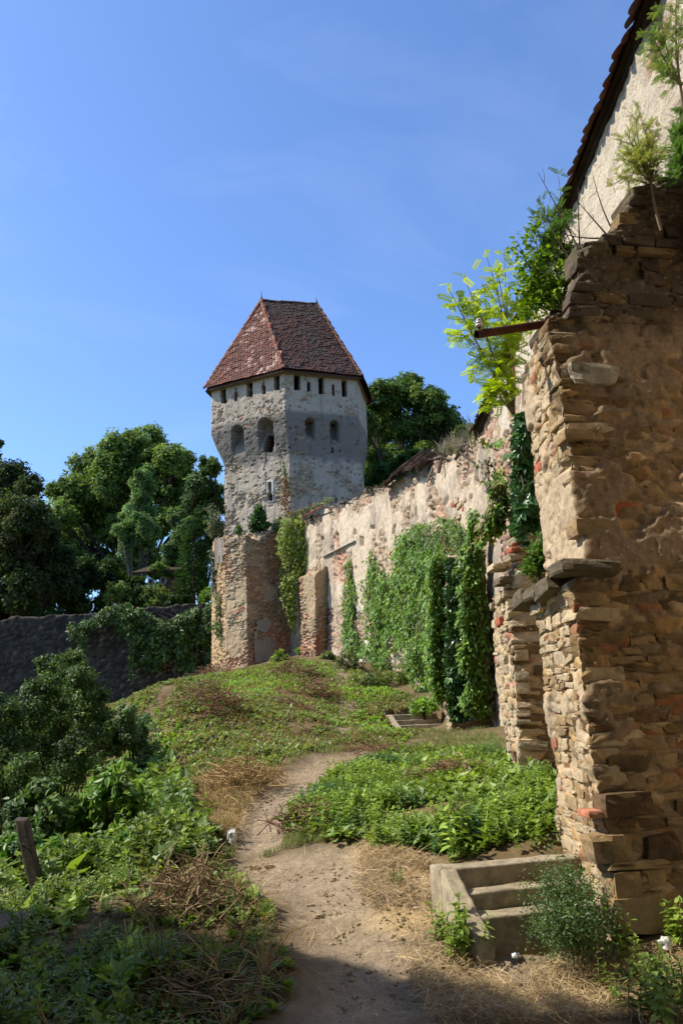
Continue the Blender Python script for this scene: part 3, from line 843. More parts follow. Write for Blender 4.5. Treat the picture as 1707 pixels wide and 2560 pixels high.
# ------------------------------------------------------------------ tower
UPZ = np.array([0, 0, 1.0])
TB = P(711, 928, 39.0); ZT = TB[2]
TA = hit(529, 974, (0, 0, ZT), UPZ); TC = hit(891, 945, (0, 0, ZT), UPZ)
TD = np.array([hit(912, 945, (0, TC[1] + 3.2, 0), np.array([0, 1.0, 0]))[0], TC[1] + 3.2, ZT])
TE_ = np.array([TD[0] - 3.2, TD[1] + 3.4, ZT]); TF_ = np.array([TA[0] + 0.8, TA[1] + 4.0, ZT])
top = [TA, TB, TC, TD, TE_, TF_]
cen = np.mean(top, axis=0)
def inset(p, d, z):
    v = p - cen; v = v[:2] / np.linalg.norm(v[:2]); return np.array([p[0] - v[0] * d, p[1] - v[1] * d, z])
zc = P(529, 1086, TA[1])[2]; zs_ = P(560, 1152, TA[1])[2]
z0 = ground1(-3, 40) - 1.0
shA = hit(561, 1152, TA + np.array([0.30, 0, 0]), np.array([0, 1.0, 0])); shA = np.array([shA[0], TA[1], 0])
shC = np.array([hit(903, 1140, (0, TC[1] + 0.25, 0), np.array([0, 1.0, 0]))[0], TC[1] + 0.25, 0])
shD = np.array([hit(907, 1140, (0, TD[1], 0), np.array([0, 1.0, 0]))[0], TD[1], 0])
shB = np.array([P(723, 1138, TB[1] + 0.32)[0], TB[1] + 0.32, 0])
def ring_sh(z, k=0.0):
    q = [shA, shB, shC, shD, inset(TE_, 0.4, 0), inset(TF_, 0.4, 0)]
    c_ = np.mean(q, axis=0)
    return [np.array([p[0] + (p[0] - c_[0]) * k, p[1] + (p[1] - c_[1]) * k, z]) for p in q]
def ring_mid(t, z):
    a = ring_sh(z); return [np.array([a[i][0] * (1 - t) + top[i][0] * t, a[i][1] * (1 - t) + top[i][1] * t, z]) for i in range(6)]
rings = [ring_sh(z0, 0.02), ring_sh(zs_ - 0.3, 0.0), ring_mid(0.12, zs_), ring_mid(0.62, zs_ + (zc - zs_) * 0.5), ring_mid(1, zc), [low(p, ZT + 0.35) for p in top]]
tower = thing('fortress_tower', 'tall grey fortress tower with steep red tiled roof', 'tower', (cen[0], cen[1], ground1(cen[0], cen[1])))
ts = Shell(rings, True, [0.038, 0.038, 0.08, 0.6, 0.6, 0.6], 0.038)
p = ts.p; U, Vp = proj(p); sg = ts.sg
left, right = sg == 0, sg == 1
n1 = fbm(p * 0.8, 4, 61); n2 = fbm(p * 5, 3, 62); n4 = fbm(p * 0.45 + 9, 3, 66)
rb, rj, rid = rubble(p, 63, 0.30, 0.095)
lowt = sstep(zs_ + 0.4, zs_ - 2.0, p[:, 2])
bare = sstep(0.50, 0.58, fbm(p * 1.1 + 3, 5, 64, 0.6) + 0.12 * lowt - 0.11)
h = (n1 - 0.5) * 0.06 + (n2 - 0.5) * 0.035 + bare * (rb - 0.5) * 0.10 - 0.03 * bare + (1 - bare) * (fbm(p * 9, 2, 73) - 0.5) * 0.03
f1, f2, cid = worley(p / 0.24, 65)
pk = (cid > np.where(right, 0.56, 0.46)) * sstep(0.17 + 0.15 * (cid * 7 % 1), 0.11, f1) * (p[:, 2] < ZT - 0.9)
h = h - pk * 0.15 * (1 - 0.4 * bare)
fl, fl2, ci2 = worley(p / np.array([0.5, 0.5, 0.16]), 67)                # missing stones, lower shaft
sp = (ci2 > 0.74) * sstep(0.30, 0.20, fl) * (0.35 + 0.65 * lowt) * (p[:, 2] < zs_ + 0.3)
h = h - sp * 0.10
smooth = sstep(0.45, 0.6, n4) * (1 - lowt)
c = mixc(srgb('#bcae98'), srgb('#a39684'), n1)
band = sstep(zs_ - 0.9, zs_ - 0.2, p[:, 2] + (n2 - 0.5) * 1.2) * sstep(zc + 0.55, zc + 0.25, p[:, 2] + (n1 - 0.5) * 0.5)
c = c + (srgb('#736d64')[None, :] - c) * (band * 0.85)[:, None]        # later cement render on the corbel
c = c + (srgb('#b8aa94')[None, :] - c) * (sstep(0.55, 0.7, fbm(p * 1.3 + 5, 3, 68)) * 0.4 * (1 - band))[:, None]
stk = fbm(p * np.array([4.5, 4.5, 0.35]), 4, 74, 0.6); c = c * (1 - 0.22 * sstep(0.54, 0.68, stk))[:, None]
cst = palette([srgb(q) for q in ('#b3a386', '#a3927a', '#8c8071', '#c0b092', '#a18b6c')], rid)
c = c + (cst - c) * (bare * 0.7)[:, None]
red = sstep(0.60, 0.66, fbm(p * np.array([2.6, 2.6, 5.0]) + 11, 5, 69, 0.65)) * (p[:, 2] > zc - 0.5) * (p[:, 2] < ZT - 0.6)
c = c + (srgb('#9a6a52')[None, :] - c) * (red * 0.55)[:, None]
h = h - red * 0.03
reg = np.zeros(len(p), int); feat = []
def rect(face, u0, v0, u1, v1, dep, arch=0.0, cutit=True, name='window', ramp=None):
    um = (u0 + u1) / 2; hw = (u1 - u0) / 2
    sk = 0.045 * (Vp - (v0 + v1) / 2)
    m = face & (np.abs(U - um - sk) < hw) & (Vp > v0) & (Vp < v1)
    if arch: m &= ~((Vp < v0 + hw * arch) & (((U - um - sk) / hw) ** 2 + ((Vp - v0 - hw * arch) / (hw * arch)) ** 2 > 1))
    k = len(feat) + 1; feat.append((name, m, dep, cutit, v0, v1, ramp))
for q in [(552, 969, 565, 1008), (617, 952, 631, 992), (685, 931, 698, 975)]: rect(left, *q, 0.55)
for q in [(586, 980, 593, 1003), (655, 963, 663, 985)]: rect(left, *q, 0.5, name='arrow_slit')
for q in [(588, 970, 591.5, 982), (657, 955, 660.5, 966)]: rect(left, *q, 0.3, name='arrow_slit', cutit=False)
for q in [(736, 934, 750, 975), (797, 943, 809, 984), (855, 951, 867, 991)]: rect(right, *q, 0.55)
for q in [(769, 955, 775, 978), (830, 962, 836, 989)]: rect(right, *q, 0.4, name='arrow_slit')
rect(left, 580, 1063, 611, 1146, 0.65, 1.0, False, 'niche', 'taper')
rect(left, 646, 1044, 685, 1132, 0.65, 1.0, False, 'niche', 'taper')
rect(left, 657, 1086, 681, 1130, 1.0, 0, True, 'window')
rect(right, 765, 1043, 788, 1112, 0.75, 1.0, False, 'niche', 'taper')
rect(right, 826, 1050, 849, 1122, 0.75, 1.0, False, 'niche', 'taper')
rect(right, 829, 1119, 833, 1132, 0.25, 0, False, 'arrow_slit')
rect(right, 838, 1245, 842, 1256, 0.25, 0, False, 'arrow_slit')
rect(left, 671, 1206, 678.5, 1238, 0.35, 0, True, 'arrow_slit')
rect(left, 667, 1232, 681.5, 1252, 0.45, 1.0, True, 'arrow_slit')
for k, (nm, m, dep, cutit, v0, v1, ramp) in enumerate(feat):
    d = np.full(len(p), dep)
    if ramp == 'taper': d = dep * sstep(v1, v1 - (v1 - v0) * 0.7, Vp)   # corbel niche dies out downwards
    h = np.where(m, np.minimum(h, -d), h)
    if cutit: ts.cut |= m
    if nm != 'niche':
        reg[m] = k + 1
        c = np.where((m & (vnoise(p * 4, 70) > 0.15))[:, None], srgb('#4f3d32')[None, :], c)  # reveals painted dark brown to deepen the shade inside the openings
# eave shadow side crack through the left face
crx = np.interp(Vp, [1005, 1020, 1050, 1145, 1170, 1200, 1260, 1300], [630, 650, 660, 668, 662, 668, 664, 668])
ck = left & (np.abs(U - crx - (n2 - 0.5) * 14) < 1.6) & (Vp > 1003) & (Vp < 1300)
h = np.where(ck, h - 0.06, h)
keyr = left & (np.abs(U - 676) < 9) & (Vp > 1201) & (Vp < 1256) & (reg == 0)
c = np.where(keyr[:, None], srgb('#b9b5ab')[None, :], c); h = np.where(keyr, 0.03, h)
ts.h, ts.c = h, c
q = p + ts.n * h[:, None]
Fk = ts.F[~ts.cut[ts.F].all(1)]
fr = reg[Fk].max(1)
m = MB(); m.add(q, Fk[fr == 0], c); m.build('wall', M_wall, tower, True)
for k, ft in enumerate(feat):
    Fs = Fk[fr == k + 1]
    if len(Fs) < 2: continue
    idx, inv = np.unique(Fs, return_inverse=True)
    m = MB(); m.add(q[idx], inv.reshape(Fs.shape), c[idx]); m.build(ft[0], M_wall, tower, True)
# roof
RP1 = P(654, 752, 42.6); RP2 = P(792, 770, 43.2); RP2[2] = RP1[2] - 0.05
def out(p, d, dz):
    v = p - cen; v = v[:2] / np.linalg.norm(v[:2]); return np.array([p[0] + v[0] * d, p[1] + v[1] * d, ZT + dz])
OE = [out(t, 0.34, 0.02) for t in top]
M_tt = mat_attr('tower_tile', 0.85, ((30, 0.4, 0.02, 'n'),), (3, 0.25), 0.2)
facets = [(OE[0], OE[1], RP1, RP1), (OE[1], OE[2], RP2, RP1), (OE[2], OE[3], RP2, RP2), (OE[3], OE[4], RP2, RP2), (OE[4], OE[5], RP1, RP2), (OE[5], OE[0], RP1, RP1)]
mb = MB(); ms = MB()
TV, TF0 = tile_mesh(3)
for fi, (a, b, c_, d_) in enumerate(facets):
    ms.add(np.array([a, b, c_, d_]) - UPZ * 0.16, [[0, 1, 2, 3]] if np.linalg.norm(c_ - d_) > 0.01 else [[0, 1, 2]], srgb('#5a4034'))
    ex = (b - a) / np.linalg.norm(b - a)
    ap = (c_ + d_) / 2; up = ap - (a + b) / 2; Lh = np.linalg.norm(up); up /= Lh
    nn = np.cross(ex, up); nn *= 1 if nn[2] > 0 else -1
    if fi in (3, 4, 5): continue
    row = 0; t = -0.05
    tw = 0.19; re = 0.175
    while t < Lh - 0.1:
        tt = max(t, -0.05) / Lh; A_ = a + (d_ - a) * tt; B_ = b + (c_ - b) * tt; W = np.linalg.norm(B_ - A_)
        xs = np.arange((tw / 2 if row % 2 else 0) - 0.02, W + 0.05, tw)
        if len(xs):
            k = len(xs)
            flare = 0.10 * math.exp(-max(t, 0) / 0.5)
            cpos = A_ + (B_ - A_) / max(W, 1e-6) * xs[:, None] + up * (rng.uniform(-0.02, 0.02, k))[:, None] + nn * (0.03 + flare * 0.2 + rng.uniform(0, 0.03, k))[:, None] + nn * (np.sin(xs * 1.1 + t * 0.7) * 0.02)[:, None]
            tl = rng.uniform(0.04, 0.18, k)
            eyv = up[None, :] + nn[None, :] * (-tl)[:, None]
            Vv = cpos[:, None, :] + (TV[None, :, 0:1] * tw * 0.97) * ex + TV[None, :, 1:2] * 0.30 * eyv[:, None, :] + TV[None, :, 2:3] * 0.30 * nn
            nv = len(TV)
            Ff = (TF0[None, :, :] + (np.arange(k) * nv)[:, None, None]).reshape(-1, 4)
            rr = rng.random(k)
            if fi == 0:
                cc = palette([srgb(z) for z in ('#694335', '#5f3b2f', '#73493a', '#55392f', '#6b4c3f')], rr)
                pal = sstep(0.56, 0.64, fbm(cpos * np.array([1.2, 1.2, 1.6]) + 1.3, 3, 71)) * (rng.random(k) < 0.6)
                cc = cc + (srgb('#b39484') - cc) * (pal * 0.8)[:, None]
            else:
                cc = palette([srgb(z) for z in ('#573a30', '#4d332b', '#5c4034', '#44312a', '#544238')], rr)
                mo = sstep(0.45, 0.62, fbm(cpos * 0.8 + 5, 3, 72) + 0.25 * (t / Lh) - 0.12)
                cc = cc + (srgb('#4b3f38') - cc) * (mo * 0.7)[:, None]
            mb.add(Vv.reshape(-1, 3), Ff, np.repeat(cc, nv, 0))
        t += re; row += 1
roof_t = ms.build('roof', M_tt, tower)
mb.build('tile_rows', M_tt, roof_t, kind='stuff')
M_hip = mat_piece('hip_tile', [srgb(q) for q in ('#955a45', '#87503d', '#a0674f', '#7d5f50')], blotch=(srgb('#6b6258'), 1.2, 0.55))
def half_pipe():
    a = np.linspace(0, math.pi, 6); V = []; 
    for y, r_ in ((0, 1.0), (1, 0.82)):
        for t in a: V.append((math.cos(t) * r_, y, math.sin(t) * r_))
        for t in a: V.append((math.cos(t) * r_ * 0.85, y, math.sin(t) * r_ * 0.85 - 0.02))
    F = [[k, k + 1, k + 13, k + 12] for k in range(5)] + [[k + 6, k + 18, k + 19, k + 7] for k in range(5)] + [[k, k + 6, k + 7, k + 1] for k in range(5)] + [[k + 12, k + 13, k + 19, k + 18] for k in range(5)]
    return np.array(V), np.array(F)
V, F = half_pipe(); m = MB(); m.add(V, F); o = m.build('hip', M_hip, smooth=True); HIP_ME = o.data; bpy.data.objects.remove(o)
M_ridge = mat_piece('ridge_tile', [srgb('#5d4d44'), srgb('#6f5a4c'), srgb('#50463f')])
def caps(a, b, mat, name, side, nrm):
    d = b - a; Lc = np.linalg.norm(d); d /= Lc; n_ = int(Lc / 0.33)
    for k in range(n_):
        c0 = a + d * (k * Lc / n_) + nrm * (0.0 + rng.uniform(-0.01, 0.02)) + np.array([rng.normal(0, 0.012), 0, rng.normal(0, 0.012)])
        x_ = np.cross(d, nrm); x_ /= np.linalg.norm(x_); z_ = np.cross(x_, d)
        w_ = 0.115
        piece(name, HIP_ME, mat, tower, Matrix(((x_[0] * w_, d[0] * 0.40, z_[0] * w_, c0[0]), (x_[1] * w_, d[1] * 0.40, z_[1] * w_, c0[1]), (x_[2] * w_, d[2] * 0.40, z_[2] * w_, c0[2]), (0, 0, 0, 1))))
for a, b in ((OE[0], RP1), (OE[1], RP1), (OE[2], RP2), (OE[3], RP2)):
    nr_ = (a - cen); nr_[2] = 0; nr_ = nr_ / np.linalg.norm(nr_) + UPZ * 0.8; nr_ /= np.linalg.norm(nr_)
    caps(a, b, M_hip, 'hip_tile', 1, nr_)
caps(RP1, RP2, M_ridge, 'ridge_tile', 1, UPZ)
M_iron = mat_piece('dark_iron', [srgb('#3f3a38'), srgb('#4a403a')], rough=0.7)
for q, hh in ((RP1, 0.62), (RP2, 0.5)):
    m = MB(); tube(m, [q + UPZ * -0.1, q + UPZ * 0.15, q + UPZ * 0.25, q + UPZ * hh + np.array([-0.02, 0, 0])], [0.09, 0.07, 0.03, 0.006], sides=7); m.build('finial', M_iron, tower)
mb = MB()                                                           # plaster cornice under the eave
for i in range(4):
    a, b = top[i], top[i + 1]
    o_ = [out(a, 0.14, 0), out(b, 0.14, 0), inset(b, 0.1, ZT), inset(a, 0.1, ZT)]
    V = np.array([low(q_, ZT + 0.02) for q_ in o_] + [low(q_, ZT - 0.14) for q_ in [out(a, 0.07, 0), out(b, 0.07, 0), o_[2], o_[3]]])
    mb.add(V, [[0, 1, 2, 3], [7, 6, 5, 4], [0, 4, 5, 1], [1, 5, 6, 2], [3, 7, 4, 0]], srgb('#8f8375'))
mb.build('cornice', M_wall, tower)

# ------------------------------------------------------------------ curtain wall
cw = [P(*q) for q in [(1190, 1103, 18.4), (1150, 1122, 20.2), (1075, 1160, 23.2), (990, 1205, 26.8), (910, 1238, 30.2), (830, 1272, 33.6), (755, 1303, 37.0), (700, 1325, 39.2)]]
cw = [np.array([cw[0][0] + 0.12, 16.0, cw[0][2] - 0.35])] + cw
curtain = thing('curtain_wall', 'high crumbling curtain wall running from the plastered house to the tower', 'wall', (cw[4][0], cw[4][1], ground1(cw[4][0], cw[4][1])))
def thick(i):
    d = cw[min(i + 1, len(cw) - 1)] - cw[max(i - 1, 0)]; d = d[:2] / np.linalg.norm(d[:2]); return np.array([d[1], -d[0], 0])
bat = 0.25
rb_ = [low(c_ - thick(i) * bat, ground1(c_[0], c_[1]) - 0.8) for i, c_ in enumerate(cw)]
bk = [c_ + thick(i) * 0.9 for i, c_ in enumerate(cw)]
sh = Shell([rb_, cw, bk, [low(q, q[2] - 0.4) for q in bk]], False, 0.058, 0.058, flip=True)
p = sh.p; U, Vp = proj(p)
face = np.repeat(np.arange(sh.nr), sh.nc)
topfac = np.interp(p[:, 1], [c_[1] for c_ in cw], [c_[2] for c_ in cw])
gz_ = np.interp(p[:, 1], [c_[1] for c_ in cw], [ground1(c_[0], c_[1]) for c_ in cw])
hgt = (p[:, 2] - gz_) / (topfac - gz_)
n1 = fbm(p * 0.9, 4, 81); n2 = fbm(p * 5, 3, 82)
rb, rj, rid = rubble(p, 83, 0.26, 0.105)
edge = sstep(0.90, 0.99, hgt)
bare = sstep(0.53, 0.59, fbm(p * np.array([1.0, 1.0, 0.8]) + 2, 5, 84, 0.62) + 0.16 * edge + 0.14 * sstep(0.45, 0.2, hgt) - 0.03)
h = (n1 - 0.5) * 0.12 + (n2 - 0.5) * 0.06 + (fbm(p * 10, 2, 80) - 0.5) * 0.05 + bare * ((rb - 0.5) * 0.12 - 0.04)
strk = fbm(p * np.array([4.0, 4.0, 0.8]), 4, 85, 0.65)
c = mixc(srgb('#b3a18a'), srgb('#c4b39b'), n1)
c = c + (srgb('#877b6d')[None, :] - c) * (sstep(0.48, 0.62, fbm(p * np.array([1.0, 1.0, 0.7]) + 8, 5, 86, 0.65)) * 0.6)[:, None]
c = c + (srgb('#776b5e')[None, :] - c) * (sstep(0.54, 0.66, strk) * 0.45)[:, None]
cb = palette([srgb(q) for q in ('#ac9a82', '#9a8874', '#a68f7a', '#a08a74', '#928270', '#a67e68', '#b2a28a')], rid)
redz = sstep(0.56, 0.66, fbm(p * 0.55 + 20, 3, 87))
cbr = palette([srgb(q) for q in ('#b5765c', '#bf866a', '#a86c56', '#c49a7c')], rid)
cb = cb + (cbr - cb) * (redz * 0.5)[:, None]
c = c + (cb - c) * (bare * 0.85)[:, None]
sc_ = redz * bare                                                   # brick courses where the facing has gone
h = h - sc_ * 0.02
# slots left by fallen timbers, and square putlog holes
slots = [(1006, 1235, 5, 22), (1017, 1300, 5, 26), (1044, 1285, 6, 30), (1078, 1285, 7, 34), (1108, 1275, 6, 26), (1139, 1265, 7, 34), (1174, 1248, 6, 22), (935, 1335, 5, 22), (985, 1325, 5, 24), (1190, 1190, 9, 40), (1217, 1180, 7, 30), (932, 1320, 9, 12), (888, 1330, 7, 10)]
for (u, v, w, hh) in slots:
    mk = (np.abs(U - u + (n2 - 0.5) * 5) < w / 2) & (np.abs(Vp - v) < hh / 2); h = np.where(mk, h - 0.14, h)
for (u, v, w, hh) in [(905, 1354, 10, 24), (806, 1348, 9, 12), (844, 1342, 8, 13), (831, 1370, 10, 13), (888, 1420, 5, 8), (843, 1348, 6, 8)]:
    mk = (np.abs(U - u) < w / 2) & (np.abs(Vp - v) < hh / 2); h = np.where(mk, -0.45, h)
wht = sstep(0.56, 0.62, fbm(p * 0.9 + 31, 3, 88) + 0.25 * np.exp(-((U - 905) / 25) ** 2 - ((Vp - 1540) / 28) ** 2)) * (hgt < 0.5) * (~(bare > 0.8))
c = c + (srgb('#ded6c4')[None, :] - c) * (wht * 0.8)[:, None]
extra = np.zeros_like(p); extra[:, 2] = (vnoise(p * 1.7, 89) - 0.6) * 0.45 * edge + (vnoise(p * 6, 90) - 0.5) * 0.16 * edge
sh.h, sh.c = h, c
sh.build('wall', M_wall, curtain, True, extra)
def cw_at(Y):
    """point on the wall head at distance Y, outward normal"""
    ys = [q[1] for q in cw]; x = np.interp(Y, ys, [q[0] for q in cw]); z = np.interp(Y, ys, [q[2] for q in cw])
    x2 = np.interp(Y + 0.3, ys, [q[0] for q in cw]); d = np.array([x2 - x, 0.3]); d /= np.linalg.norm(d)
    return np.array([x, Y, z]), np.array([-d[1], d[0], 0]), np.array([d[0], d[1], 0])
# stones still proud of the facing
def cw_surf(s, z):
    q, n_, d_ = cw_at(37.0 - s); f = np.clip((q[2] - z) / 6.5, 0, 1); return q * np.array([1, 1, 0]) + n_ * bat * f + np.array([0, 0, z])
lay_stones(curtain, cw_surf, 18.0, 4.2, 7.0, (0.12, 0.2), (0.22, 0.42), lambda s, z: fbm(np.array([[s * 0.9, z, 3.1]]), 2, 91)[0] > 0.60 and rng.random() < 0.5, lambda s, z: ('brick', M_brick) if rng.random() < 0.3 else ('stone', M_sand), 0.16, (-0.02, 0.04), 0.03)

def simple_buttress(name_label, corner_px, left_px, yc, depth, back, seed, reds, du=0.035, cap=0.5, pieces=True, hr=(0.1, 0.2), wr=(0.18, 0.4)):
    lab, grp = name_label
    C_ = [P(u, v, yc) for u, v in corner_px]; L_ = [P(u, v, yc + depth) for u, v in left_px]
    fc, fl = interp3(C_), interp3(L_)
    base = C_[0]; t = thing('stone_buttress', lab, 'buttress', (base[0], base[1], ground1(base[0], base[1])), grp)
    rg = []
    for z in np.linspace(C_[0][2], C_[-1][2], 6):
        a, b = fl(z), fc(z); rg.append([a + back, a, b, b + back])
    a, b = fl(C_[-1][2]), fc(C_[-1][2]); k = np.array([0, 0, cap])
    rg.append([a + back + k, a + back * 0.55 + k * 0.6, b + back * 0.55 + k * 0.6, b + back + k])
    rg.append([a + back + k, a + back + k, b + back + k, b + back + k])
    s = Shell(rg, False, [0.2, du, du], du)
    p = s.p
    rb, rj, rid = rubble(p, seed, 0.26, 0.10)
    n1 = fbm(p * 1.4, 4, seed + 1); n2 = fbm(p * 6, 2, seed + 2)
    bare = sstep(0.40, 0.55, fbm(p * 0.8, 3, seed + 3) + 0.06)
    s.h = (n1 - 0.5) * 0.14 + (n2 - 0.5) * 0.05 + bare * (rb - 0.5) * 0.10
    cc = mixc(srgb('#b8a282'), srgb('#9c8769'), n1)
    cb = palette([srgb(q) for q in ('#aa957a', '#958168', '#a28b70', '#8a7862', '#b2a086')], rid)
    rz = sstep(0.57, 0.66, fbm(p * 0.7 + 12, 3, seed + 4) + reds * sstep(0.5, 0.1, (p[:, 2] - base[2]) / (C_[-1][2] - base[2])))
    cr = palette([srgb(q) for q in ('#ad6e58', '#b97d64', '#a06a56', '#c49a7e')], rid)
    cb = cb + (cr - cb) * (rz * 0.5)[:, None]
    s.c = cc + (cb - cc) * (bare * 0.85)[:, None]
    zt5 = C_[-1][2]; ex5 = np.zeros_like(p); ex5[:, 2] = ((vnoise(p * 1.6, seed + 8) - 0.55) * 0.7 + (vnoise(p * 5, seed + 9) - 0.5) * 0.3) * sstep(zt5 - 0.5, zt5, p[:, 2])
    s.build('core', M_wall, t, True, ex5)
    if pieces:
        def sf(q, z):
            a, b = fl(z), fc(z); return a + (b - a) / np.linalg.norm(b - a) * q
        Lf = lambda z: np.linalg.norm(fl(z) - fc(z))
        lay_stones(t, sf, Lf, base[2] + 0.3, C_[-1][2] - 0.1, hr, wr, lambda s_, z: rng.random() < 0.55, lambda s_, z: ('brick', M_brick) if rng.random() < 0.06 + reds * 0.6 else ('stone', M_sand if rng.random() < 0.7 else M_grey), 0.16, (-0.05, 0.02), 0.015)
    return t, fc, fl, s
# ivy-clad third buttress, brick fourth buttress, big tower buttress
but3, c3f, l3f, _s = simple_buttress(('third buttress, buried in green creeper with a dark shaded side', 'buttresses of the fortress wall'), [(1126, 1850), (1122, 1700), (1119, 1400)], [(1118, 1850), (1112, 1700), (1106, 1400)], 18.0, 1.1, np.array([1.25, 0.1, 0]), 301, 0.0, cap=0.4, pieces=False)
nb = cw_at(34.5)[1]
but4, c4f, l4f, _s = simple_buttress(('low brick and stone buttress with a sloping top beside the tower buttress', 'buttresses of the fortress wall'), [(789, 1650), (789, 1540), (786, 1432)], [(753, 1655), (752, 1540), (750, 1447)], 33.6, 0.7, -nb * 0.85 + np.array([0.0, 0.35, 0]), 311, 0.25, cap=0.5)
M_plank = M_wood
but5, c5f, l5f, _s = simple_buttress(('massive sunlit corner buttress at the foot of the tower', 'buttresses of the fortress wall'), [(620, 1690), (617, 1520), (612, 1338)], [(566, 1700), (563, 1520), (560, 1340)], 36.4, 0.75, np.array([2.0, 1.6, 0]), 321, 0.14, cap=0.5, hr=(0.12, 0.22), wr=(0.2, 0.42))
o_ = None
# lime render left on the shaded side of the tower buttress
_a = c5f(P(620, 1600, 36.4)[2])
mb = MB()
q0 = c5f(5.2); q1 = c5f(7.0)
xs = np.linspace(0.25, 1.75, 60); zs = np.linspace(0.0, 1.9, 70)
gx_, gz2 = np.meshgrid(xs, zs)
dirb = np.array([2.0, 1.6, 0]) / np.linalg.norm([2.0, 1.6]); nb5 = np.array([dirb[1], -dirb[0], 0])
zg5 = ground1(-3.3, 36.6)
PV = np.stack([np.interp(zg5 + gz2.ravel(), [c5f(4)[2], c5f(9)[2]], [c5f(4)[0], c5f(9)[0]]), np.full(gx_.size, 36.4), zg5 + gz2.ravel()], 1) + dirb * gx_.ravel()[:, None] * 1.28 + nb5 * 0.075
keep = (fbm(np.stack([gx_.ravel() * 1.6, gz2.ravel() * 1.6, 0 * gx_.ravel()], 1) + 3, 4, 322) + 0.28 * np.exp(-((gx_.ravel() - 0.95) / 0.6) ** 2 - ((gz2.ravel() - 0.8) / 0.75) ** 2)) > 0.62
PV = PV + nb5 * ((fbm(PV * 4, 3, 323) - 0.5) * 0.05)[:, None]
FF = grid_faces(70, 60, False); FF = FF[keep[FF].all(1)]
mb.add(PV, FF, mixc(srgb('#9c968b'), srgb('#8a8378'), fbm(PV * 3, 3, 324)))
mb.build('render_patch', M_wall, but5, True)

# ------------------------------------------------------------------ lower wall left of the tower buttress
side_w = thing('rampart_wall', 'sunlit stone wall with old vertical boards, left of the tower buttress', 'wall', P(548, 1680, 38.2) - np.array([0, 0, 0.4]))
rg = [[P(566, 1760, 37.3), P(536, 1760, 38.6), P(530, 1760, 41)], [P(566, 1345, 37.3), P(538, 1352, 38.6), P(534, 1360, 41)], [P(575, 1340, 38.3), P(560, 1345, 40), P(555, 1345, 42)]]
s = Shell(rg, False, 0.04, 0.05, flip=True); p = s.p
rb, rj, rid = rubble(p, 331, 0.26, 0.10); n1 = fbm(p * 1.2, 4, 332)
s.h = (rb - 0.5) * 0.10 + (n1 - 0.5) * 0.12
s.c = palette([srgb(q) for q in ('#b89a74', '#a98c6b', '#c2a783', '#9c856a')], rid) * (1 - 0.2 * rj)[:, None]
s.build('wall', M_wall, side_w)
for k in range(6):
    a = P(541 + k * 4.2, 1345 + (k % 2) * 6, 37.9 - k * 0.12); b = P(542 + k * 4.2, 1425 - 12 * (k % 3) - k * 6, 37.85 - k * 0.12)
    m = MB(); ex = np.array([0.07, -0.06, 0]); th = np.array([-0.02, -0.03, 0])
    V = np.array([a - ex, a + ex, b + ex, b - ex]); V = np.concatenate([V, V + th]); m.add(V, [[0, 1, 2, 3], [7, 6, 5, 4], [0, 4, 5, 1], [1, 5, 6, 2], [2, 6, 7, 3], [3, 7, 4, 0]])
    m.build('board', M_wood, side_w)
lw = thing('retaining_wall', 'long dark retaining wall in shade under the trees at left', 'wall', P(250, 1690, 43))
tl = [P(-500, 1600, 43.5), P(-60, 1552, 43.2), P(250, 1530, 43), P(400, 1517, 42.8), P(560, 1503, 42.5)]
s = Shell([[low(q, ground1(q[0], q[1]) - 2.5) for q in tl], tl, [q + np.array([0, 0.7, 0]) for q in tl], [q + np.array([0, 0.7, -0.3]) for q in tl]], False, 0.11, 0.11)
p = s.p; rb, rj, rid = rubble(p, 341, 0.34, 0.11); n1 = fbm(p * 0.8, 4, 342)
s.h = (rb - 0.5) * 0.07 + (n1 - 0.5) * 0.14
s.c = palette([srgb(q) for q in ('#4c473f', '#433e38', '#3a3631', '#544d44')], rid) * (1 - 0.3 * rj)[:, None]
ex_ = np.zeros_like(p); ex_[:, 2] = (vnoise(p * 1.5, 343) - 0.5) * 0.2
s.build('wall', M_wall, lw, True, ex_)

# ------------------------------------------------------------------ concrete stairs
M_conc = mat_piece('worn_concrete', [srgb('#a6997f'), srgb('#9c8f78')], layers=((40, 0.5, 0.006, 'n'), (160, 0.5, 0.003, 'n')), blotch=(srgb('#6f6552'), 5.0, 0.50), scale=14)
def rough_hex(name, q8, mat, parent, cuts=8, amp=0.012, bev=0.012, seed=0):
    """8 corners: bottom 4 then top 4, same turning order"""
    bm = bmesh.new(); vs_ = [bm.verts.new([float(t) for t in q]) for q in q8]
    for f in ((3, 2, 1, 0), (4, 5, 6, 7), (0, 1, 5, 4), (1, 2, 6, 5), (2, 3, 7, 6), (3, 0, 4, 7)): bm.faces.new([vs_[k] for k in f])
    bmesh.ops.recalc_face_normals(bm, faces=bm.faces[:])
    if bev: bmesh.ops.bevel(bm, geom=bm.edges[:], offset=bev, segments=2, profile=0.5, affect='EDGES')
    if cuts: bmesh.ops.subdivide_edges(bm, edges=[e for e in bm.edges if e.calc_length() > bev * 3], cuts=cuts, use_grid_fill=True)
    bm.normal_update()
    V = np.array([v.co[:] for v in bm.verts]); N = np.array([v.normal[:] for v in bm.verts])
    D = (fbm(V * 9 + seed, 3, 500 + seed) - 0.5) * 2 * amp + (fbm(V * 40, 2, 501 + seed) - 0.5) * amp * 0.6
    for v, c in zip(bm.verts, V + N * D[:, None]): v.co = c
    me = bpy.data.meshes.new(name); bm.to_mesh(me); bm.free(); me.materials.append(mat)
    for f in me.polygons: f.use_smooth = True
    o = bpy.data.objects.new(name, me); COL.objects.link(o); adopt(o, parent); return o
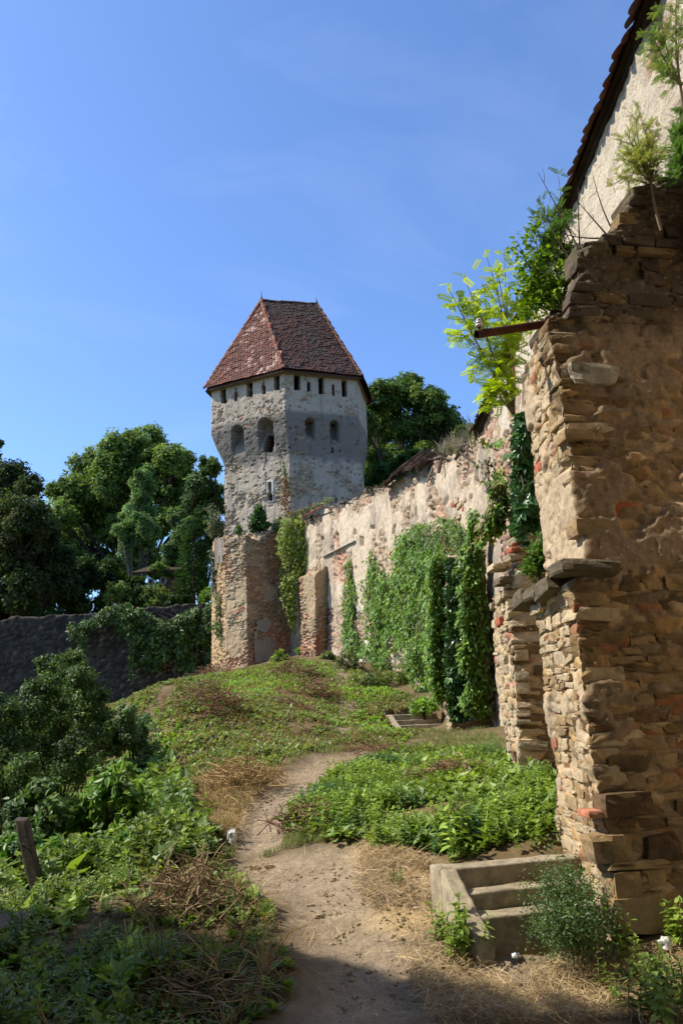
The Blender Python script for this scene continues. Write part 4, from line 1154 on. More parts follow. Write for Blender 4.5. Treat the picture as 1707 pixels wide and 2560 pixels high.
def build_flight(f, label, seed):
    t = thing('concrete_stairs', label, 'stairs', f.B + f.ex * f.w / 2)
    r_ = (f.O[2] - f.B[2]) / f.n; d_ = f.len / (f.n - 0.15)
    def box(a0, a1, b0, b1, z0, z1, nm, k, z1b=None):
        q = [f.O + f.ed * a + f.ex * b for a, b in ((a0, b0), (a1, b0), (a1, b1), (a0, b1))]
        zt_ = [z1, z1b if z1b is not None else z1]
        Q = [low(p, z0) for p in q] + [low(q[0], zt_[0]), low(q[1], zt_[1]), low(q[2], zt_[1]), low(q[3], zt_[0])]
        return rough_hex(nm, Q, M_conc, t, 12, 0.013, 0.014, seed + k)
    zb_ = f.B[2] - 0.35
    box(-f.back - 0.02, 0.0, f.ck - 0.006, f.w, zb_ - 0.003, f.O[2] - 0.003, 'step', 1)
    for k in range(1, f.n):
        box((k - 1) * d_ - 0.01, k * d_, f.ck - 0.01, f.w - 0.004 * k, zb_ - 0.005 * k, f.O[2] - k * r_ - (0.01 if k == 1 else 0), 'step', 1 + k)
    box(-f.back, 0.02, 0.0, f.ck, zb_, f.O[2] + 0.004, 'cheek', 7)
    box(0.016, f.len, 0.003, f.ck + 0.002, zb_ + 0.003, f.O[2] + 0.004, 'cheek', 8, f.B[2] + 0.02)
    return t
build_flight(ST1, 'near flight of three concrete steps at the foot of the nearest buttress', 1)
build_flight(ST2, 'small far flight of concrete steps sunk in the grassy slope', 20)

# ------------------------------------------------------------------ iron pipe with insulator
M_rust = mat_piece('rusty_iron', [srgb('#5d3a2a'), srgb('#54352a')], rough=0.85, layers=((60, 0.5, 0.004, 'n'),), blotch=(srgb('#3c2b25'), 9.0, 0.5), scale=20)
pa, pb = P(1190, 836, 6.30), P(1385, 806, 6.55)
t = thing('rusty_pipe', 'rusty iron pipe jutting out from the head of the nearest buttress', 'pipe', pb)
m = MB(); pd = (pb - pa); L_ = np.linalg.norm(pd); pd = pd / L_
tube(m, [pa + pd * s for s in np.linspace(0, L_, 10)], 0.036, sides=14, cap=False)
tube(m, [pa + pd * s for s in np.linspace(0, L_, 4)], 0.030, sides=14, cap=False)
a = np.arange(14) * 2 * math.pi / 14
m.build('tube', M_rust, t, True)
mcap = MB(); tube(mcap, [pa + pd * 0.05, pa + pd * 0.06], 0.031, sides=14); mcap.build('plug', M_dark, t)
def lathe(m, c, prof, sides=16, col=(0.5, 0.5, 0.5)):
    a = np.arange(sides) * 2 * math.pi / sides
    V = np.concatenate([np.stack([c[0] + r_ * np.cos(a), c[1] + r_ * np.sin(a), np.full(sides, c[2] + z_)], 1) for r_, z_ in prof])
    F = [[k * sides + j, k * sides + (j + 1) % sides, (k + 1) * sides + (j + 1) % sides, (k + 1) * sides + j] for k in range(len(prof) - 1) for j in range(sides)]
    m.add(V, F, col)
M_porc = mat_piece('white_porcelain', [srgb('#d9d6cd'), srgb('#d2cfc4')], rough=0.25, layers=(), spec=0.5)
ic = pa + pd * 0.035 + np.array([0, 0, 0.03])
t2 = thing('insulator', 'white porcelain insulator standing on the end of the rusty pipe', 'insulator', ic)
m = MB(); tube(m, [ic + UPZ * -0.02, ic + UPZ * 0.035], 0.010, sides=8); m.build('pin', M_rust, t2)
m = MB(); lathe(m, ic + UPZ * 0.028, [(0.012, 0.0), (0.034, 0.004), (0.037, 0.012), (0.034, 0.022), (0.026, 0.026), (0.026, 0.030), (0.033, 0.034), (0.033, 0.044), (0.024, 0.050), (0.018, 0.053), (0.018, 0.060), (0.023, 0.064), (0.020, 0.074), (0.0, 0.078)])
m.build('porcelain_bell', M_porc, t2, True)

# ------------------------------------------------------------------ timber and roofing left on the curtain wall
def cw_px(u, v, off=0.0):
    d = ray(u, v); Y = np.arange(16.2, 39.0, 0.05)
    x = d[0] / d[1] * Y; z = EYE + d[2] / d[1] * Y
    ys = [q[1] for q in cw]; xw = np.interp(Y, ys, [q[0] for q in cw]); zw = np.interp(Y, ys, [q[2] for q in cw])
    xw = xw - bat * np.clip((zw - z) / 6.5, 0, 1) - off
    k = np.argmax(x - xw >= 0) if (x - xw >= 0).any() else len(Y) - 1
    return np.array([x[k], Y[k], z[k]])
def stick(m, a, b, w, th, col=(0.5, 0.5, 0.5)):
    a, b = np.asarray(a), np.asarray(b); d = b - a; d = d / np.linalg.norm(d)
    x = np.cross(d, UPZ); x /= np.linalg.norm(x) + 1e-9; y = np.cross(x, d)
    V = [e + sx * x * w / 2 + sy * y * th / 2 for e in (a, b) for sx, sy in ((-1, -1), (1, -1), (1, 1), (-1, 1))]
    m.add(V, [[0, 1, 2, 3], [7, 6, 5, 4], [0, 4, 5, 1], [1, 5, 6, 2], [2, 6, 7, 3], [3, 7, 4, 0]], col)
for i_, (u0, v0, u1, v1, Y, w, lab) in enumerate([
        (1156, 1120, 1187, 1134, 18.9, 0.10, 'short grey board on the wall head just below the house eave'),
        (1148, 1131, 1191, 1161, 18.8, 0.10, 'longer slanting grey board below the house eave'),
        (1074, 1186, 1102, 1182, 22.7, 0.05, 'thin pale stick lying level beside the roof remnant'),
        (1081, 1171, 1067, 1206, 22.8, 0.05, 'thin stick leaning down off the right end of the roof remnant'),
        (1104, 1140, 1096, 1182, 21.8, 0.09, 'dark upright stub right of the roof remnant'),
        (1137, 1150, 1165, 1104, 19.6, 0.11, 'thick slanting rafter end under the house eave'),
        (798, 1292, 866, 1265, 33.6, 0.08, 'long grey rail along the wall head nearest the tower')]):
    a, b = P(u0, v0, Y), P(u1, v1, Y - 0.1); m = MB(); stick(m, a, b, w, 0.05); o = m.build('loose_timber', M_wood if i_ not in (4, 5) else M_dark); tag(o, lab, 'timber', 'timbers left on the wall head')
M_otile = mat_piece('weathered_tile', [srgb(q) for q in ('#7d6654', '#6b5748', '#8a705c', '#5c4c42')], blotch=(srgb('#5a5048'), 4.0, 0.55))
wr_ = thing('roof_remnant', 'remaining strip of brown tiled roofing hanging on the curtain wall head', 'roof', cw_at(25.5)[0])
k = 0
for row in range(5):
    Y = 23.0 + 0.2 * (4 - row) * 0.2
    while Y < 27.6 - 0.25 * row:
        q, n_, d_ = cw_at(Y)
        upw = -n_ * math.cos(R(38)) + UPZ * math.sin(R(38)); nn = np.cross(d_, upw); nn *= 1 if nn[2] > 0 else -1
        c = q + n_ * (0.42) + UPZ * (-0.06) + upw * (row * 0.2) + nn * (0.02 + rng.uniform(-0.03, 0.06)) + UPZ * 0.12 * math.sin(Y * 1.3)
        ey = upw + nn * rng.uniform(-0.28, 0.0); ex = d_ + UPZ * rng.normal(0, 0.04)
        if rng.random() < 0.93:
            piece('tile', TILES[k % 6], M_otile, wr_, Matrix(((ex[0] * 0.2, ey[0] * 0.34, nn[0] * 0.2, c[0]), (ex[1] * 0.2, ey[1] * 0.34, nn[1] * 0.2, c[1]), (ex[2] * 0.2, ey[2] * 0.34, nn[2] * 0.2, c[2]), (0, 0, 0, 1))))
        k += 1; Y += 0.19
for Y in np.arange(23.1, 27.5, 0.75):
    q, n_, d_ = cw_at(Y); upw = -n_ * math.cos(R(38)) + UPZ * math.sin(R(38))
    m = MB(); a = q + n_ * 0.40 + UPZ * (-0.11 + 0.12 * math.sin(Y * 1.3)); stick(m, a, a + upw * 1.0, 0.07, 0.08); m.build('rafter', M_dark, wr_)
wr2 = thing('roof_remnant', 'small patch of reddish tiles slipping off the wall end by the tower', 'roof', cw_at(35.8)[0])
for row in range(3):
    for j in range(7):
        Y = 34.9 + j * 0.27; q, n_, d_ = cw_at(Y); upw = -n_ * math.cos(R(32)) + UPZ * math.sin(R(32)); nn = np.cross(d_, upw); nn *= 1 if nn[2] > 0 else -1
        c = q + n_ * 0.35 + upw * row * 0.2 + UPZ * rng.uniform(-0.04, 0.06)
        piece('tile', TILES[(j + row) % 6], M_hip, wr2, Matrix(((d_[0] * 0.26, upw[0] * 0.34, nn[0] * 0.2, c[0]), (d_[1] * 0.26, upw[1] * 0.34, nn[1] * 0.2, c[1]), (d_[2] * 0.26, upw[2] * 0.34, nn[2] * 0.2, c[2]), (0, 0, 0, 1))))
rb2 = random.Random(5)                                               # rotten rafter ends along the wall head
for k in range(70):
    Y = rb2.uniform(18.8, 36.8); q, n_, d_ = cw_at(Y)
    if 22.8 < Y < 27.6 and rb2.random() < 0.6: continue
    a = q + n_ * rb2.uniform(-0.3, 0.1) + UPZ * rb2.uniform(-0.05, 0.12)
    ang = rb2.uniform(-1, 1); L_ = rb2.uniform(0.3, 0.9)
    d = d_ * math.sin(ang * 1.4) + n_ * math.cos(ang) * 0.45 + UPZ * rb2.uniform(-0.5, 0.25); d = d / np.linalg.norm(d)
    m = MB(); stick(m, a - d * L_ * 0.4, a + d * L_ * 0.45, rb2.uniform(0.03, 0.09), rb2.uniform(0.03, 0.06)); m.build('rafter_end', M_wood if k % 3 else M_dark, curtain)
# metal-clad ledge on the wall
m = MB(); a, b = cw_px(809, 1392), cw_px(890, 1352); n_ = cw_at(33)[1]
stick(m, a + n_ * 0.03, b + n_ * 0.03, 0.16, 0.035); o = m.build('ledge_board', mat_piece('grey_sheet', [srgb('#b9b4aa'), srgb('#b0aba2')], rough=0.6), curtain)
# end board of the slope
# ------------------------------------------------------------------ ruined brick house under the trees
hx = P(350, 1500, 47.5)
bh = thing('brick_outbuilding', 'small dim brick outbuilding with two windows among the trees', 'house', hx)
a, b = P(338, 1445, 47.5), P(440, 1438, 47.5)
zt_ = a[2]; z0_ = hx[2] - 2.5
wins = [(372, 1450, 384, 1458), (403, 1446, 415, 1454)]
s = Shell([[low(P(290, 1500, 47.5), z0_), low(b, z0_), low(b + np.array([0, 4, 0]), z0_)], [low(P(290, 1500, 47.5), zt_ - 1.4), low(b, zt_), low(b + np.array([0, 4, 0]), zt_)]], False, [0.08, 0.4], 0.06)
p = s.p; U, Vp = proj(p); rb, rj, rid = rubble(p, 351, 0.28, 0.08)
s.c = palette([srgb(q) for q in ('#6d4a3c', '#5f4236', '#755848')], rid) * (1 - 0.3 * rj)[:, None]; s.h = (rb - 0.5) * 0.02
for (u0, v0, u1, v1) in wins:
    mk = (s.sg == 0) & (U > u0) & (U < u1) & (Vp > v0 - 2) & (Vp < v1 + 6); s.h = np.where(mk, -0.3, s.h); s.cut |= mk
s.build('wall', M_wall, bh)
for (u0, v0, u1, v1) in wins:
    m = MB(); q = [P(u0, v1 + 6, 47.38), P(u1, v1 + 6, 47.38), P(u1, v0 - 2, 47.38), P(u0, v0 - 2, 47.38)]
    for i in range(4): stick(m, q[i], q[(i + 1) % 4], 0.08, 0.08)
    w_ = m.build('window', M_wood, bh); m = MB(); m.add([e + np.array([0, 0.2, 0]) for e in q], [[0, 1, 2, 3]]); m.build('pane', mat_piece('dim_glass', [srgb('#2a2c2e'), srgb('#303234')], rough=0.15, layers=(), spec=0.5), w_)
m = MB(); q = [P(328, 1436, 47.2), P(446, 1428, 47.2)]; V = np.array([q[0], q[1], q[1] + np.array([0, 4.5, 1.2]), q[0] + np.array([0, 4.5, 1.2])]); m.add(np.concatenate([V, V + UPZ * 0.12]), [[0, 1, 2, 3], [7, 6, 5, 4], [0, 4, 5, 1], [1, 5, 6, 2], [2, 6, 7, 3], [3, 7, 4, 0]])
m.build('roof', M_dark, bh)

# ------------------------------------------------------------------ small things on the ground
pb_, pt_ = P(112, 2245, 7.0), P(55, 2046, 7.15)
pb_[2] = min(pb_[2], ground1(pb_[0], pb_[1])) - 0.1
M_post = mat_piece('old_post', [srgb('#5f554b'), srgb('#544b42')], layers=((40, 0.6, 0.008, 'n'),), scale=14)
fp = thing('fence_post', 'leaning weathered wooden post among the weeds at left', 'post', pb_)
d = (pt_ - pb_); x = np.array([1, 0.1, 0]) * 0.046; y = np.array([0, 1, 0]) * 0.045
rough_hex('shaft', [pb_ - x - y, pb_ + x - y, pb_ + x + y, pb_ - x + y, pt_ - x - y, pt_ + x - y - UPZ * 0.02, pt_ + x + y, pt_ - x + y + UPZ * 0.01], M_post, fp, 6, 0.008, 0.01, 77)
m = MB(); c = pb_ + d * 0.72; tube(m, [c + np.array([0.054 * math.cos(a_), 0.052 * math.sin(a_), 0.01 * math.sin(3 * a_)]) for a_ in np.linspace(0, 2 * math.pi, 17)], 0.004, sides=5, cap=False); m.build('wire_loop', M_iron, fp)
pl0, pl1 = P(-60, 2322, 5.75), P(75, 2305, 5.95)
x = np.array([0, 0.07, 0.03]); z = UPZ * 0.03
o = rough_hex('plank', [pl0 - x - z, pl1 - x - z, pl1 + x - z, pl0 + x - z, pl0 - x + z, pl1 - x + z, pl1 + x + z, pl0 + x + z], M_wood, None, 6, 0.006, 0.006, 78); tag(o, 'pale weathered plank lying at the lower left edge', 'plank')
M_plas = mat_piece('white_plastic', [srgb('#e2e2dd'), srgb('#dcdcd8')], rough=0.45, layers=((25, 0.5, 0.02, 'n'),), spec=0.4)
def crumple(name, c, size, label, seed):
    bm = bmesh.new(); bmesh.ops.create_icosphere(bm, subdivisions=3, radius=1.0)
    V = np.array([v.co[:] for v in bm.verts]); f1, f2, _c = worley(V * 1.6 + seed, seed)
    V = V * (0.55 + 0.75 * f1)[:, None] * np.array(size) + np.asarray(c)
    for v, q in zip(bm.verts, V): v.co = q
    me = bpy.data.meshes.new(name); bm.to_mesh(me); bm.free(); me.materials.append(M_plas)
    o = bpy.data.objects.new(name, me); COL.objects.link(o); return tag(o, label, 'litter', 'white litter')
c = G(580, 2115); crumple('plastic_scrap', c + UPZ * 0.06, (0.045, 0.035, 0.07), 'white scrap of plastic in the grass left of the path', 3)
c = G(1662, 2385); crumple('plastic_scrap', c + UPZ * 0.035, (0.045, 0.04, 0.04), 'white crumpled plastic bag at the foot of the nearest buttress', 5)
c = G(1290, 2405); crumple('plastic_scrap', c + UPZ * 0.02, (0.025, 0.02, 0.015), 'tiny white scrap in the straw before the near stairs', 8)
for i_, (u, v, s_, lab) in enumerate([(636, 2156, 0.09, 'flat pale stone at the near end of the upper path, left one'), (672, 2153, 0.08, 'flat pale stone at the near end of the upper path, right one'), (775, 2252, 0.07, 'grey clod in the middle of the bare path'), (795, 2272, 0.06, 'small rounded stone below the grey clod on the path'), (918, 2346, 0.025, 'little red brick chip on the path')]):
    g = G(u, v); o = piece('path_stone', STONE_ME[i_ + 4], M_brick if i_ == 4 else M_sand, None, frame(g + UPZ * (-0.055 + s_ * 0.02), (1, 0.3, 0), (0, 0.1, 1), (s_, s_ * 0.7, s_ * 0.35))); tag(o, lab, 'stone', 'stones on the path')

# ------------------------------------------------------------------ plants
M_leaf = mat_leaf('leaf', 0.34, 0.48, 0.35)
M_young = mat_leaf('young_leaf', 0.42, 0.48, 0.35, (1, 1, 1))
M_gloss = mat_leaf('glossy_leaf', 0.22, 0.34, 0.5)
M_tree = mat_leaf('tree_leaf', 0.38, 0.55, 0.25)
M_grass = mat_leaf('grass_blade', 0.30, 0.6, 0.2, (1, 1, 1))
M_straw = mat_attr('dry_straw', 0.85, (), (20, 0.2), 0.2)
M_bark = mat_attr('bark', 0.95, ((25, 0.7, 0.02, 'n'),), (12, 0.35), 0.08)
M_twig = mat_attr('twig', 0.9, (), (20, 0.25), 0.1)
LEAF4 = (np.array([(0, 0, 0), (0.42, -0.27, 0.06), (1, 0, -0.10), (0.42, 0.27, 0.06)], float), np.array([[0, 1, 2], [0, 2, 3]]))
LEAF6 = (np.array([(0, 0, 0), (0.22, 0.25, 0.05), (0.58, 0.25, 0.03), (1, 0, -0.14), (0.58, -0.25, 0.03), (0.22, -0.25, 0.05)], float), np.array([[0, 3, 2, 1], [0, 5, 4, 3]]))
def fan(leaf, angs, sizes):
    V = []; F = []; n = 0
    for a_, s_ in zip(angs, sizes):
        c_, q_ = math.cos(a_), math.sin(a_); L = leaf[0] * s_
        V.append(np.stack([L[:, 0] * c_ - L[:, 1] * q_, L[:, 0] * q_ + L[:, 1] * c_, L[:, 2]], 1)); F.append(leaf[1] + n); n += len(L)
    return np.concatenate(V), np.concatenate(F)
PALM = fan(LEAF6, (0, 0.75, -0.75, 1.55, -1.55), (1.0, 0.92, 0.92, 0.7, 0.7))
def _pinnate(k=6):
    V = []; F = []; n = 0
    for i in range(k):
        for sd in (-1, 1):
            L = LEAF4[0] * 0.26; a_ = sd * 1.15; c_, q_ = math.cos(a_), math.sin(a_)
            V.append(np.stack([0.12 + 0.78 * i / (k - 1) + L[:, 0] * c_ - L[:, 1] * q_ * 1.2, L[:, 0] * q_ + L[:, 1] * c_ * 1.2, L[:, 2] - 0.12 * (i / k) ** 2], 1)); F.append(LEAF4[1] + n); n += 4
    L = LEAF4[0] * 0.26; V.append(L + np.array([0.9, 0, -0.12])); F.append(LEAF4[1] + n)
    return np.concatenate(V), np.concatenate(F)
PINN = _pinnate()
def _feather():
    V = []; F = []; n = 0
    for i in range(9):
        for sd in (-1, 1):
            L = LEAF4[0] * np.array([0.30 * (1 - 0.06 * i), 0.14, 0.2]); a_ = sd * 0.75; c_, q_ = math.cos(a_), math.sin(a_)
            V.append(np.stack([0.05 + 0.1 * i + L[:, 0] * c_ - L[:, 1] * q_, L[:, 0] * q_ + L[:, 1] * c_, L[:, 2] + 0.03 * sd * (i % 2)], 1)); F.append(LEAF4[1] + n); n += 4
    return np.concatenate(V), np.concatenate(F)
FEATH = _feather()
def unit(v): return v / (np.linalg.norm(v, axis=-1, keepdims=True) + 1e-9)
def leaf_cloud(mb, pos, nrm, size, col, tpl=LEAF4, head=None, r=rng):
    n = len(pos); nrm = unit(nrm)
    hd = r.normal(size=(n, 3)) if head is None else head + r.normal(size=(n, 3)) * 0.35
    t = unit(hd - nrm * (hd * nrm).sum(1)[:, None]); b = np.cross(nrm, t)
    size = np.broadcast_to(np.asarray(size, float), (n,))
    TV_, TF_ = tpl
    V = pos[:, None, :] + size[:, None, None] * (TV_[None, :, 0:1] * t[:, None, :] + TV_[None, :, 1:2] * b[:, None, :] + TV_[None, :, 2:3] * nrm[:, None, :])
    F = (TF_[None] + (np.arange(n) * len(TV_))[:, None, None]).reshape(-1, TF_.shape[1])
    mb.add(V.reshape(-1, 3), F, np.repeat(col, len(TV_), 0))
def scatter(mb, tpl, pos, scale, col, lean=0.12, tcol=None, r=rng):
    n = len(pos); yaw = r.uniform(0, 2 * math.pi, n)
    up = unit(np.stack([r.normal(0, lean, n), r.normal(0, lean, n), np.ones(n)], 1))
    x = unit(np.cross(np.stack([-np.sin(yaw), np.cos(yaw), 0 * yaw], 1), up)); y = np.cross(up, x)
    scale = np.broadcast_to(np.asarray(scale, float), (n,))
    TV_, TF_ = tpl
    V = pos[:, None, :] + scale[:, None, None] * (TV_[None, :, 0:1] * x[:, None, :] + TV_[None, :, 1:2] * y[:, None, :] + TV_[None, :, 2:3] * up[:, None, :])
    F = (TF_[None] + (np.arange(n) * len(TV_))[:, None, None]).reshape(-1, TF_.shape[1])
    C = np.repeat(col, len(TV_), 0)
    if tcol is not None: C = C * np.tile(tcol, (n, 1))
    mb.add(V.reshape(-1, 3), F, C)
def cols_of(names, n, r=rng, var=0.18):
    c = np.array([srgb(q) for q in names]); i = r.integers(0, len(c), n); j = r.integers(0, len(c), n); t = r.random(n)[:, None]
    return (c[i] * (1 - t) + c[j] * t) * (1 + r.normal(0, var, n))[:, None].clip(0.55, 1.6)
# plant templates, one unit tall
def herb(tiers, w0, w1, seed, per=2):
    r = np.random.default_rng(seed); V = []; F = []; n = 0
    s = 0.012; st_ = np.array([(-s, -s, 0), (s, -s, 0), (0, s, 0), (-s, -s, 1), (s, -s, 1), (0, s, 1)]); V.append(st_); F.append(np.array([[0, 1, 4, 3], [1, 2, 5, 4], [2, 0, 3, 5]])); n = 6
    for i in range(tiers):
        z = 0.18 + 0.82 * i / (tiers - 1); L = w0 + (w1 - w0) * i / (tiers - 1)
        for k in range(per):
            a_ = i * 1.57 + k * 2 * math.pi / per + r.normal(0, 0.25); tl = r.uniform(-0.35, 0.45) + 0.5 * (i == tiers - 1)
            Lf = LEAF6[0] * L * r.uniform(0.8, 1.15)
            x = Lf[:, 0] * math.cos(tl) - Lf[:, 2] * math.sin(tl); zz = Lf[:, 0] * math.sin(tl) + Lf[:, 2] * math.cos(tl)
            V.append(np.stack([x * math.cos(a_) - Lf[:, 1] * math.sin(a_), x * math.sin(a_) + Lf[:, 1] * math.cos(a_), zz + z], 1)); F.append(LEAF6[1] + n); n += 6
    return np.concatenate(V), np.concatenate(F)
NET = [herb(7, 0.38, 0.20, k) for k in range(4)]
def rosette(nl, seed):
    r = np.random.default_rng(seed); V = []; F = []; n = 0
    for k in range(nl):
        a_ = k * 2.4 + r.normal(0, 0.3); tl = r.uniform(0.1, 1.1); L = r.uniform(0.5, 1.0); Lf = LEAF6[0] * L * np.array([1, 1.15, 1])
        x = Lf[:, 0] * math.cos(tl) - Lf[:, 2] * math.sin(tl); zz = Lf[:, 0] * math.sin(tl) + Lf[:, 2] * math.cos(tl) + r.uniform(0, 0.25)
        V.append(np.stack([x * math.cos(a_) - Lf[:, 1] * math.sin(a_), x * math.sin(a_) + Lf[:, 1] * math.cos(a_), zz], 1)); F.append(LEAF6[1] + n); n += 6
    return np.concatenate(V), np.concatenate(F)
ROS = [rosette(8, k) for k in range(4)]
def rosette4(nl, seed):
    r = np.random.default_rng(seed); V = []; F = []; n = 0
    for k in range(nl):
        a_ = k * 2.4 + r.normal(0, 0.3); tl = r.uniform(0.0, 1.0); L = r.uniform(0.5, 1.0); Lf = LEAF4[0] * L * np.array([1, 1.25, 1])
        x = Lf[:, 0] * math.cos(tl) - Lf[:, 2] * math.sin(tl) + r.normal(0, 0.3); zz = Lf[:, 0] * math.sin(tl) + Lf[:, 2] * math.cos(tl) + r.uniform(0, 0.6)
        y = Lf[:, 1] + r.normal(0, 0.3)
        V.append(np.stack([x * math.cos(a_) - y * math.sin(a_), x * math.sin(a_) + y * math.cos(a_), zz], 1)); F.append(LEAF4[1] + n); n += 4
    return np.concatenate(V), np.concatenate(F)
RO4 = [rosette4(6, 40 + k) for k in range(4)]
def tuft(nb_, seed, spread=0.45, w=0.022):
    r = np.random.default_rng(seed); V = []; F = []; n = 0
    for k in range(nb_):
        a_ = r.uniform(0, 6.28); h_ = r.uniform(0.55, 1.0); o_ = r.uniform(0, 0.12); bd = r.uniform(0.1, spread); dx, dy = math.cos(a_), math.sin(a_)
        px, py = -dy * w, dx * w; b0 = r.uniform(0, 6.28); ox, oy = math.cos(b0) * o_, math.sin(b0) * o_
        pts = [(ox, oy, 0, 1), (ox + dx * bd * 0.3, oy + dy * bd * 0.3, h_ * 0.55, 0.8), (ox + dx * bd, oy + dy * bd, h_ * (1 - 0.35 * bd), 0.12)]
        for (x, y, z, k_) in pts: V += [(x - px * k_, y - py * k_, z), (x + px * k_, y + py * k_, z)]
        F += [[n, n + 1, n + 3, n + 2], [n + 2, n + 3, n + 5, n + 4]]; n += 6
    return np.array(V), np.array(F)
TUFT = [tuft(6, k) for k in range(3)]; FLOP = [tuft(7, 20 + k, 1.3, 0.016) for k in range(3)]
STRAW_T = (np.array([(-0.5, -0.006, 0), (-0.5, 0.006, 0), (0, -0.008, 0.05), (0, 0.008, 0.05), (0.5, -0.005, 0.0), (0.5, 0.005, 0.0)]), np.array([[0, 2, 3, 1], [2, 4, 5, 3]]))
def sample(poly, n, r=rng, near=7.0, pw=1.0):
    """points in a ground polygon, thinner with distance"""
    lo, hi = poly.min(0), poly.max(0); out = []
    got = 0
    while got < n:
        q = r.uniform(lo, hi, (n * 3, 2)); q = q[inside(poly, q[:, 0], q[:, 1])]
        q = q[r.random(len(q)) < np.minimum(1, (near / np.maximum(q[:, 1], 1)) ** pw)]
        out.append(q); got += len(q)
    q = np.concatenate(out)[:n]
    return np.concatenate([q, (ground(q[:, 0], q[:, 1]))[:, None]], 1)
def roughz(p):
    q = np.stack([p[:, 0], p[:, 1], 0 * p[:, 0]], 1)
    return p + np.array([0, 0, 1.0]) * ((fbm(q * 1.3, 4, 3) - 0.5) * 0.22)[:, None]
def pathfree(p, w=0.12):
    m = np.maximum(near_poly(DIRT_A, p[:, 0], p[:, 1], w), np.maximum(near_poly(DIRT_B, p[:, 0], p[:, 1], w), 0.6 * near_poly(DIRT_C, p[:, 0], p[:, 1], w)))
    k = rng.random(len(p)) > m * 1.15
    for f in (ST1, ST2):
        q = np.stack([p[:, 0] - f.O[0], p[:, 1] - f.O[1]], 1); a = q @ f.ed[:2]; b = q @ f.ex[:2]
        k &= ~((a > -f.back - 0.1) & (a < f.len + (0.25 if f is ST1 else 1.2)) & (b > -0.06) & (b < f.w))
    return p[k]
def patchy(p, sc, thr, seed, soft=0.06):
    q = np.stack([p[:, 0], p[:, 1], 0 * p[:, 0]], 1)
    return p[rng.random(len(p)) < sstep(thr - soft, thr + soft, fbm(q * sc, 3, seed))]

G_FRESH = ('#76893a', '#879a46', '#5f7430', '#96a552')
G_MID = ('#6b7a3a', '#7a8746', '#5a6a34', '#8b8f50')
G_DARK = ('#34501f', '#40602a', '#2b4419', '#4c6a32')
# --- nettle bank right of the path
def nettle_col(q):
    a = cols_of(G_FRESH, len(q)) * 1.15; b = cols_of(('#4f6a38', '#5a763e', '#46603a'), len(q)) * 1.15
    return a + (b - a) * sstep(0.45, 0.60, fbm(q * 1.4, 3, 411))[:, None]
mb = MB(); pts = roughz(pathfree(sample(NETTLE, 6500, near=9)))
tallness = fbm(np.stack([pts[:, 0], pts[:, 1], 0 * pts[:, 0]], 1) * 0.9, 3, 401)
gap_ = fbm(np.stack([pts[:, 0], pts[:, 1], 0 * pts[:, 0]], 1) * 2.1 + 9, 3, 412); rim_ = near_poly(NETTLE, pts[:, 0], pts[:, 1], 0.45)
pts = pts[(rng.random(len(pts)) < sstep(0.36, 0.54, tallness)) & (rng.random(len(pts)) < sstep(0.34, 0.50, gap_) * (0.25 + 0.75 * sstep(0.45, 1.0, rim_)))]
tallness = fbm(np.stack([pts[:, 0], pts[:, 1], 0 * pts[:, 0]], 1) * 0.9, 3, 401)
for k in range(4):
    s_ = slice(k, None, 4); q = pts[s_]
    scatter(mb, NET[k], q, (0.05 + 0.13 * sstep(0.40, 0.7, tallness[s_]) + 0.10 * np.exp(-((q[:, 0] - 1.25) / 0.7) ** 2 - ((q[:, 1] - 7.3) / 0.8) ** 2)) * rng.uniform(0.7, 1.2, len(q)), nettle_col(q), 0.2)
o = mb.build('nettles', M_leaf); tag(o, 'bright green nettle bank between the path and the buttresses', 'nettles', kind='stuff')
# --- low leafy cover everywhere off the path
WIDE = poly_px([(-100, 2555), (700, 2555), (720, 2330), (600, 2200), (560, 2140), (590, 2110), (640, 2000), (760, 1900), (880, 1870), (820, 1760), (850, 1660), (1000, 1720), (1120, 1810), (1240, 1900), (1395, 1950), (1395, 2090), (1000, 2110), (700, 2090), (690, 2110), (580, 2140), (300, 2150), (250, 1900), (280, 1770), (-100, 1900)])
mb = MB(); pts = roughz(pathfree(sample(SLOPE, 33000, near=14, pw=0.7)))
far_ = sample(np.array([(-9.5, 24), (-6.2, 19.5), (-4.5, 21), (-4.5, 30), (-5.5, 36.5), (-9.5, 36.5)]), 3500, near=20); pts = np.concatenate([pts, roughz(far_)])
pts = patchy(pts, 1.1, 0.32, 402, 0.10)
q2 = np.stack([pts[:, 0], pts[:, 1], 0 * pts[:, 0]], 1); hue = fbm(q2 * 0.5, 3, 403)
for k in range(4):
    q = pts[k::4]; hk = hue[k::4]; cc = cols_of(G_MID, len(q)); c2 = cols_of(('#7d9a3e', '#8aa548', '#6f8f36'), len(q)); c3 = cols_of(('#7a6a44', '#6a5a3c', '#8b7a50'), len(q))
    cc = cc + (c2 - cc) * sstep(0.45, 0.6, hk)[:, None]; sel = rng.random(len(q)) < 0.27; cc[sel] = c3[sel]
    scatter(mb, RO4[k], q, rng.uniform(0.045, 0.12, len(q)), cc * 1.15, 0.3)
LAWN2 = poly_px([(690, 2080), (800, 1965), (960, 1890), (1130, 1865), (1260, 1895), (1392, 1955), (1400, 2095), (1080, 2150), (800, 2105)])
pts = patchy(roughz(pathfree(sample(LAWN2, 5000, near=9))), 1.6, 0.42, 404, 0.10)
for k in range(4):
    q = pts[k::4]; scatter(mb, RO4[k], q, rng.uniform(0.06, 0.14, len(q)), cols_of(G_FRESH + ('#6b7f35',), len(q)), 0.3)
o = mb.build('ground_cover', M_leaf); tag(o, 'low mixed green ground cover over the upper slope', 'ground cover', kind='stuff')
